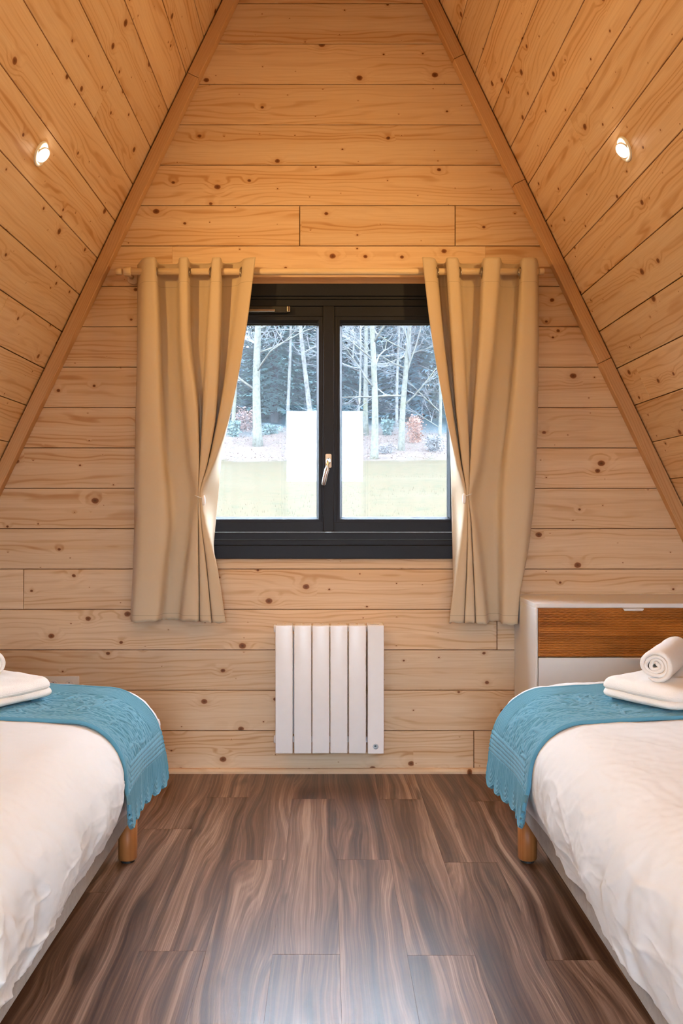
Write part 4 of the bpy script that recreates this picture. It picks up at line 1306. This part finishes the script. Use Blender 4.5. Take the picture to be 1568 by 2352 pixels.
M_BARK = bark_mat('lichen_bark', (0.0813, 0.08, 0.0682), (0.045, 0.0446, 0.037), (0.0653, 0.0656, 0.0289))
M_BIRCH = bark_mat('birch_bark', (0.1022, 0.0976, 0.0931), (0.0378, 0.0348, 0.0334), (0.0832, 0.0836, 0.0643), 0.3, 6)
M_TWIG = plain('grey_twigs', (0.0729, 0.0729, 0.0772), 0.9)
M_PINEBARK = plain('dark_conifer_bark', (0.029, 0.029, 0.0332), 0.9)
M_NEEDLE = [plain('conifer_needles', c, 0.8, vary=0.35, scale=1.3, spec=0.2) for c in ((0.029, 0.0668, 0.0808), (0.0232, 0.0564, 0.0784), (0.0348, 0.077, 0.0761))]
M_RUST = plain('rust_beech_leaves', (0.1597, 0.0755, 0.0524), 0.8, vary=0.3, scale=4)
M_ROSE = plain('faded_red_leaves', (0.1307, 0.0799, 0.0726), 0.8, vary=0.3, scale=4)
M_GREENLEAF = plain('blue_green_leaves', (0.0472, 0.0808, 0.0808), 0.7, vary=0.3, scale=4)


def bare_tree(px, py, y, wpx, top, lean, seed, label, bark, nb=9, first=0.22, fork=False, cat='tree', twigden=1.0):
    """A leafless tree: trunk, its main limbs, and a haze of twigs."""
    r = random.Random(seed)
    x = PX(px, y)
    z = PZ(py, y)
    r0 = wpx / FPX * y / 2
    zg = min(z, gz(y)) - 0.35
    root = empty('bare_tree', (x, y, z - 0.1), label, cat, 'bare trees at the forest edge')
    n = 16
    pts, rad_ = [], []
    for i in range(n):
        f = i / (n - 1)
        pts.append((x + lean * f * top + 0.10 * math.sin(f * 7 + seed), y + 0.1 * math.sin(f * 5 + seed * 2), zg + f * top))
        flare = 1 + 0.45 * math.exp(-f * 26)
        rad_.append(r0 * (1 - 0.72 * f) * flare)
    obj('trunk', *tube(pts, rad_, 12), bark, root, True)
    tw = []

    def grow(p, d, L, rr, depth, out):
        q = [Vector(p)]; rs = [rr]
        d = Vector(d).normalized()
        k = 5 if depth < 2 else 3
        for i in range(k):
            d = (d + Vector((r.uniform(-.28, .28), r.uniform(-.28, .28), r.uniform(-.20, .28)))).normalized()
            q.append(q[-1] + d * (L / k)); rs.append(max(0.006, rr * (1 - 0.8 * (i + 1) / k)))
        out.append(tube(q, rs, 5 if depth < 1 else 3))
        if depth < 3:
            m = int(({0: 7, 1: 5, 2: 3}[depth]) * twigden)
            for i in range(m):
                j = r.randint(1, k)
                dd = (q[j] - q[j - 1]).normalized()
                side = Vector((r.uniform(-1, 1), r.uniform(-1, 1), r.uniform(-0.5, 0.8)))
                grow(q[j], dd * 0.7 + side * 0.8, L * r.uniform(0.35, 0.6), rs[j] * 0.65 + 0.003, depth + 1, tw)

    for b in range(nb):
        f = first + (0.85 - first) * b / nb + r.uniform(-0.02, 0.02)
        i = f * (n - 1); i0 = int(i); t = i - i0
        p = Vector(pts[i0]).lerp(Vector(pts[min(n - 1, i0 + 1)]), t)
        rr = rad_[i0] * r.uniform(0.28, 0.45)
        ang = r.uniform(0, 2 * math.pi)
        d = Vector((math.cos(ang) * 1.15, math.sin(ang) * 0.4 + 0.15, r.uniform(0.15, 0.8)))
        out = []
        grow(p, d, r.uniform(0.22, 0.40) * top * (1 - 0.4 * f), rr, 0, out)
        obj('branch', *out[0], bark, root, True)
    if tw:
        o = obj('twigs', *merge(tw), M_TWIG, root, False, fix=False)
        o['kind'] = 'stuff'
    return root


bare_tree(592, 1017, 43, 21, 15, 0.006, 3, 'thick lichen-grey bare tree with mossy foot, seen through the left sash', M_BARK, 13, 0.22)
bare_tree(664, 968, 50, 8, 16, 0.0, 5, 'thin upright birch behind the thick lichen-grey tree', M_BIRCH, 7, 0.35)
bare_tree(712, 945, 49, 12, 16, -0.075, 8, 'white birch leaning towards the thick lichen-grey tree', M_BIRCH, 8, 0.3)
bare_tree(856, 1062, 40, 17, 14, 0.004, 13, 'tall pale tree nearest the meadow, just right of the middle window post', M_BARK, 11, 0.28)
bare_tree(845, 960, 47, 11, 16, -0.03, 17, 'grey bare tree standing behind the tall pale tree', M_BARK, 9, 0.25)
bare_tree(817, 975, 48, 6, 12, 0.05, 19, 'slender white sapling bending past the grey trees', M_BIRCH, 5, 0.3)
bare_tree(915, 988, 49, 7, 18, 0.0, 23, 'slender straight white birch between the two thick trees of the right sash', M_BIRCH, 5, 0.5)
bare_tree(925, 1040, 42, 15, 13, 0.035, 29, 'bare lichen-grey tree with long drooping limbs beside the rust-leaved shrub', M_BARK, 13, 0.2)
bare_tree(1010, 1020, 46, 8, 12, -0.02, 31, 'twiggy grey tree half hidden by the curtain on the dresser side', M_BARK, 12, 0.12)
bare_tree(535, 1000, 48, 9, 13, 0.02, 37, 'twiggy grey tree half hidden by the curtain on the socket side', M_BARK, 10, 0.2)


def conifer_meshes(seed, h):
    """Needle sprays of a spruce: whorls of drooping boughs, each a spine with short side sprays."""
    r = random.Random(seed)
    V, F = [], []
    z = h * 0.05
    while z < h * 0.99:
        f = z / h
        R = (1 - f) ** 0.8 * h * 0.19 + 0.10
        nb = max(6, int(22 * (1 - f) + 6))
        a0 = r.uniform(0, 6.28)
        for b in range(nb):
            a = a0 + 6.283 * b / nb + r.uniform(-0.2, 0.2)
            L = R * r.uniform(0.6, 1.12)
            ca, sa = math.cos(a), math.sin(a)
            z0 = z + r.uniform(-.15, .15)
            segs = max(4, int(L / 0.42))
            for i in range(segs):
                q = (i + r.uniform(0.1, 0.9)) / segs
                zz = z0 - L * 0.42 * q + L * 0.16 * q * q
                q2 = q - 0.30 / L
                z2 = z0 - L * 0.42 * q2 + L * 0.16 * q2 * q2
                for sgn in (-1, 1):
                    wv = r.uniform(0.22, 0.46) * (1.15 - 0.6 * q)
                    p0 = (ca * L * q, sa * L * q, zz); p1 = (ca * L * q2, sa * L * q2, z2)
                    tip = (ca * (L * q + 0.25) - sa * sgn * wv, sa * (L * q + 0.25) + ca * sgn * wv, zz - wv * r.uniform(0.1, 0.75))
                    b0 = len(V); V += [p0, p1, tip]; F.append((b0, b0 + 1, b0 + 2))
        z += h * 0.017 * (1.15 - 0.5 * f)
    me = bpy.data.meshes.new('foliage')
    me.from_pydata(V, [], F); me.update()
    return me


protos = []
for k in range(3):
    me = conifer_meshes(60 + k, 20)
    me.materials.append(M_NEEDLE[k])
    tv, tf = tube([(0, 0, -0.5), (0, 0, 8), (0, 0, 19.5)], [0.28, 0.2, 0.03], 8)
    tm = bpy.data.meshes.new('trunk'); tm.from_pydata([tuple(v) for v in tv], [], tf); tm.materials.append(M_PINEBARK)
    protos.append((me, tm))
ci = 0
for rowi, (yy, stepx, off) in enumerate(((53, 4.0, 0.0), (58, 3.8, 1.9), (64, 4.2, 0.7), (72, 4.6, 2.3))):
    x = -22 + off
    while x < 23:
        me, tm = protos[(ci * 7 + rowi) % 3]
        y = yy + rng.uniform(-1.2, 1.2)
        sc = rng.uniform(0.8, 1.15)
        root = empty('conifer', (x + rng.uniform(-.8, .8), y, gz(y) - 0.1), 'dark blue-green conifer of the dense forest behind the bare trees', 'tree', 'conifers of the forest', None, (0, 0, rng.uniform(0, 6)))
        root.scale = (sc, sc, sc)
        for nm, m_ in (('foliage', me), ('trunk', tm)):
            c = bpy.data.objects.new(nm, m_); COL.objects.link(c); c.parent = root
        ci += 1; x += stepx * rng.uniform(0.85, 1.15)


def shrub(px, py, y, wpx, hpx, seed, mat, label, nleaf, lsz, spread=1.0):
    """Shrub: a few stems and a cloud of separate leaves."""
    r = random.Random(seed)
    x, z = PX(px, y), PZ(py, y)
    W, H = wpx / FPX * y, hpx / FPX * y
    root = empty('shrub', (x, y, z), label, 'shrub')
    st = []
    tips = []
    for k in range(9):
        p = [Vector((x + r.uniform(-.15, .15) * W, y + r.uniform(-.1, .1) * W, z - 0.2))]
        d = Vector((r.uniform(-.5, .5) * W / H, r.uniform(-.5, .5) * W / H, 1)).normalized()
        for i in range(5):
            d = (d + Vector((r.uniform(-.2, .2), r.uniform(-.2, .2), 0.05))).normalized()
            p.append(p[-1] + d * H / 5 * r.uniform(0.8, 1.1)); tips.append(p[-1])
        st.append(tube(p, [0.018, 0.015, 0.012, 0.010, 0.007, 0.004], 5))
    o = obj('stems', *merge(st), M_TWIG, root, fix=False); o['kind'] = 'stuff'
    V, F = [], []
    for k in range(nleaf):
        c = r.choice(tips)
        c = c + Vector((r.gauss(0, .16) * W, r.gauss(0, .16) * W, r.gauss(0, .09) * H))
        a = Vector((r.gauss(0, 1), r.gauss(0, 1), r.gauss(0, .6))).normalized(); b = a.cross(Vector((r.gauss(0, 1), r.gauss(0, 1), r.gauss(0, 1)))).normalized()
        s = lsz * r.uniform(0.6, 1.3); b0 = len(V)
        V += [c - a * s, c + b * s * 0.5, c + a * s, c - b * s * 0.5]; F.append((b0, b0 + 1, b0 + 2, b0 + 3))
    o = obj('leaves', V, F, mat, root, fix=False); o['kind'] = 'stuff'


shrub(956, 1014, 44, 32, 62, 71, M_RUST, 'rust-orange leaved young beech beside the drooping grey tree', 1800, 0.055)
shrub(565, 1008, 49, 46, 72, 72, M_ROSE, 'faded red shrub behind the thick lichen-grey tree', 2000, 0.06)
shrub(890, 1000, 47, 24, 44, 73, M_GREENLEAF, 'blue-green evergreen shrub between the pale trees of the right sash', 900, 0.08)
shrub(622, 1005, 47, 36, 36, 74, M_GREENLEAF, 'low evergreen bush at the foot of the thick lichen-grey tree', 900, 0.08)
shrub(535, 1000, 46, 30, 40, 75, M_GREENLEAF, 'evergreen bush under the twiggy tree on the socket side', 700, 0.08)
shrub(1000, 1040, 42, 44, 46, 76, M_TWIG, 'grey brush at the forest edge on the dresser side', 900, 0.06)
shrub(882, 1050, 41.5, 40, 40, 77, M_TWIG, 'grey-green brush at the foot of the tall pale tree', 700, 0.05)

# grass tufts of the meadow and fallen leaves of the bank: nobody could count them
V, F = [], []
for k in range(9000):
    y = 12 + 28 * rng.random() ** 0.8; x = rng.uniform(-0.2, 0.24) * y * 1.3
    z = float(np.interp(y, [g[0] for g in GP], [g[1] for g in GP])); a = rng.uniform(0, 6.28); s = rng.uniform(0.007, 0.018)
    b0 = len(V); dx, dy = math.cos(a) * s * 0.5, math.sin(a) * s * 0.5
    V += [(x - dx, y - dy, z - 0.10), (x + dx, y + dy, z - 0.10), (x + rng.uniform(-s, s), y + rng.uniform(-s, s), z + 0.005 + 0.6 * s)]
    F.append((b0, b0 + 1, b0 + 2))
tag(obj('grass', V, F, plain('dry_grass', (0.036, 0.031, 0.015), 0.9, vary=0.3, scale=1.5), fix=False), 'short dry winter grass of the meadow outside', 'grass', None, 'stuff')
V, F = [], []
for k in range(9000):
    y = 39.5 + 10 * rng.random(); x = rng.uniform(-0.2, 0.24) * y * 1.3
    z = float(np.interp(y, [g[0] for g in GP], [g[1] for g in GP])) + rng.uniform(0.0, 0.14); a = rng.uniform(0, 6.28); s = rng.uniform(0.018, 0.045)
    b0 = len(V); dx, dy = math.cos(a) * s, math.sin(a) * s
    V += [(x - dx, y - dy, z), (x + dy * .6, y - dx * .6, z + rng.uniform(0, s)), (x + dx, y + dy, z + rng.uniform(0, s)), (x - dy * .6, y + dx * .6, z)]
    F.append((b0, b0 + 1, b0 + 2, b0 + 3))
tag(obj('fallen_leaves', V, F, plain('brown_fallen_leaves', (0.141, 0.0945, 0.079), 0.9, vary=0.4, scale=5), fix=False), 'brown fallen leaves strewn over the bank below the trees', 'leaves', None, 'stuff')

# thin mist added before the forest to make it paler and bluer
t = NT('added_mist')
vs = t.n('ShaderNodeVolumeScatter', {'Color': (0.74, 0.90, 1.0, 1), 'Density': 0.00065, 'Anisotropy': 0.2})
t.t.links.new(vs.outputs[0], t.out.inputs['Volume'])
t.t.nodes.remove(t.b)
tag(box('mist', (-60, 9, -3), (60, 140, 45), t.m), 'thin mist over the meadow, added to make the forest paler and bluer', 'mist', None, 'stuff')
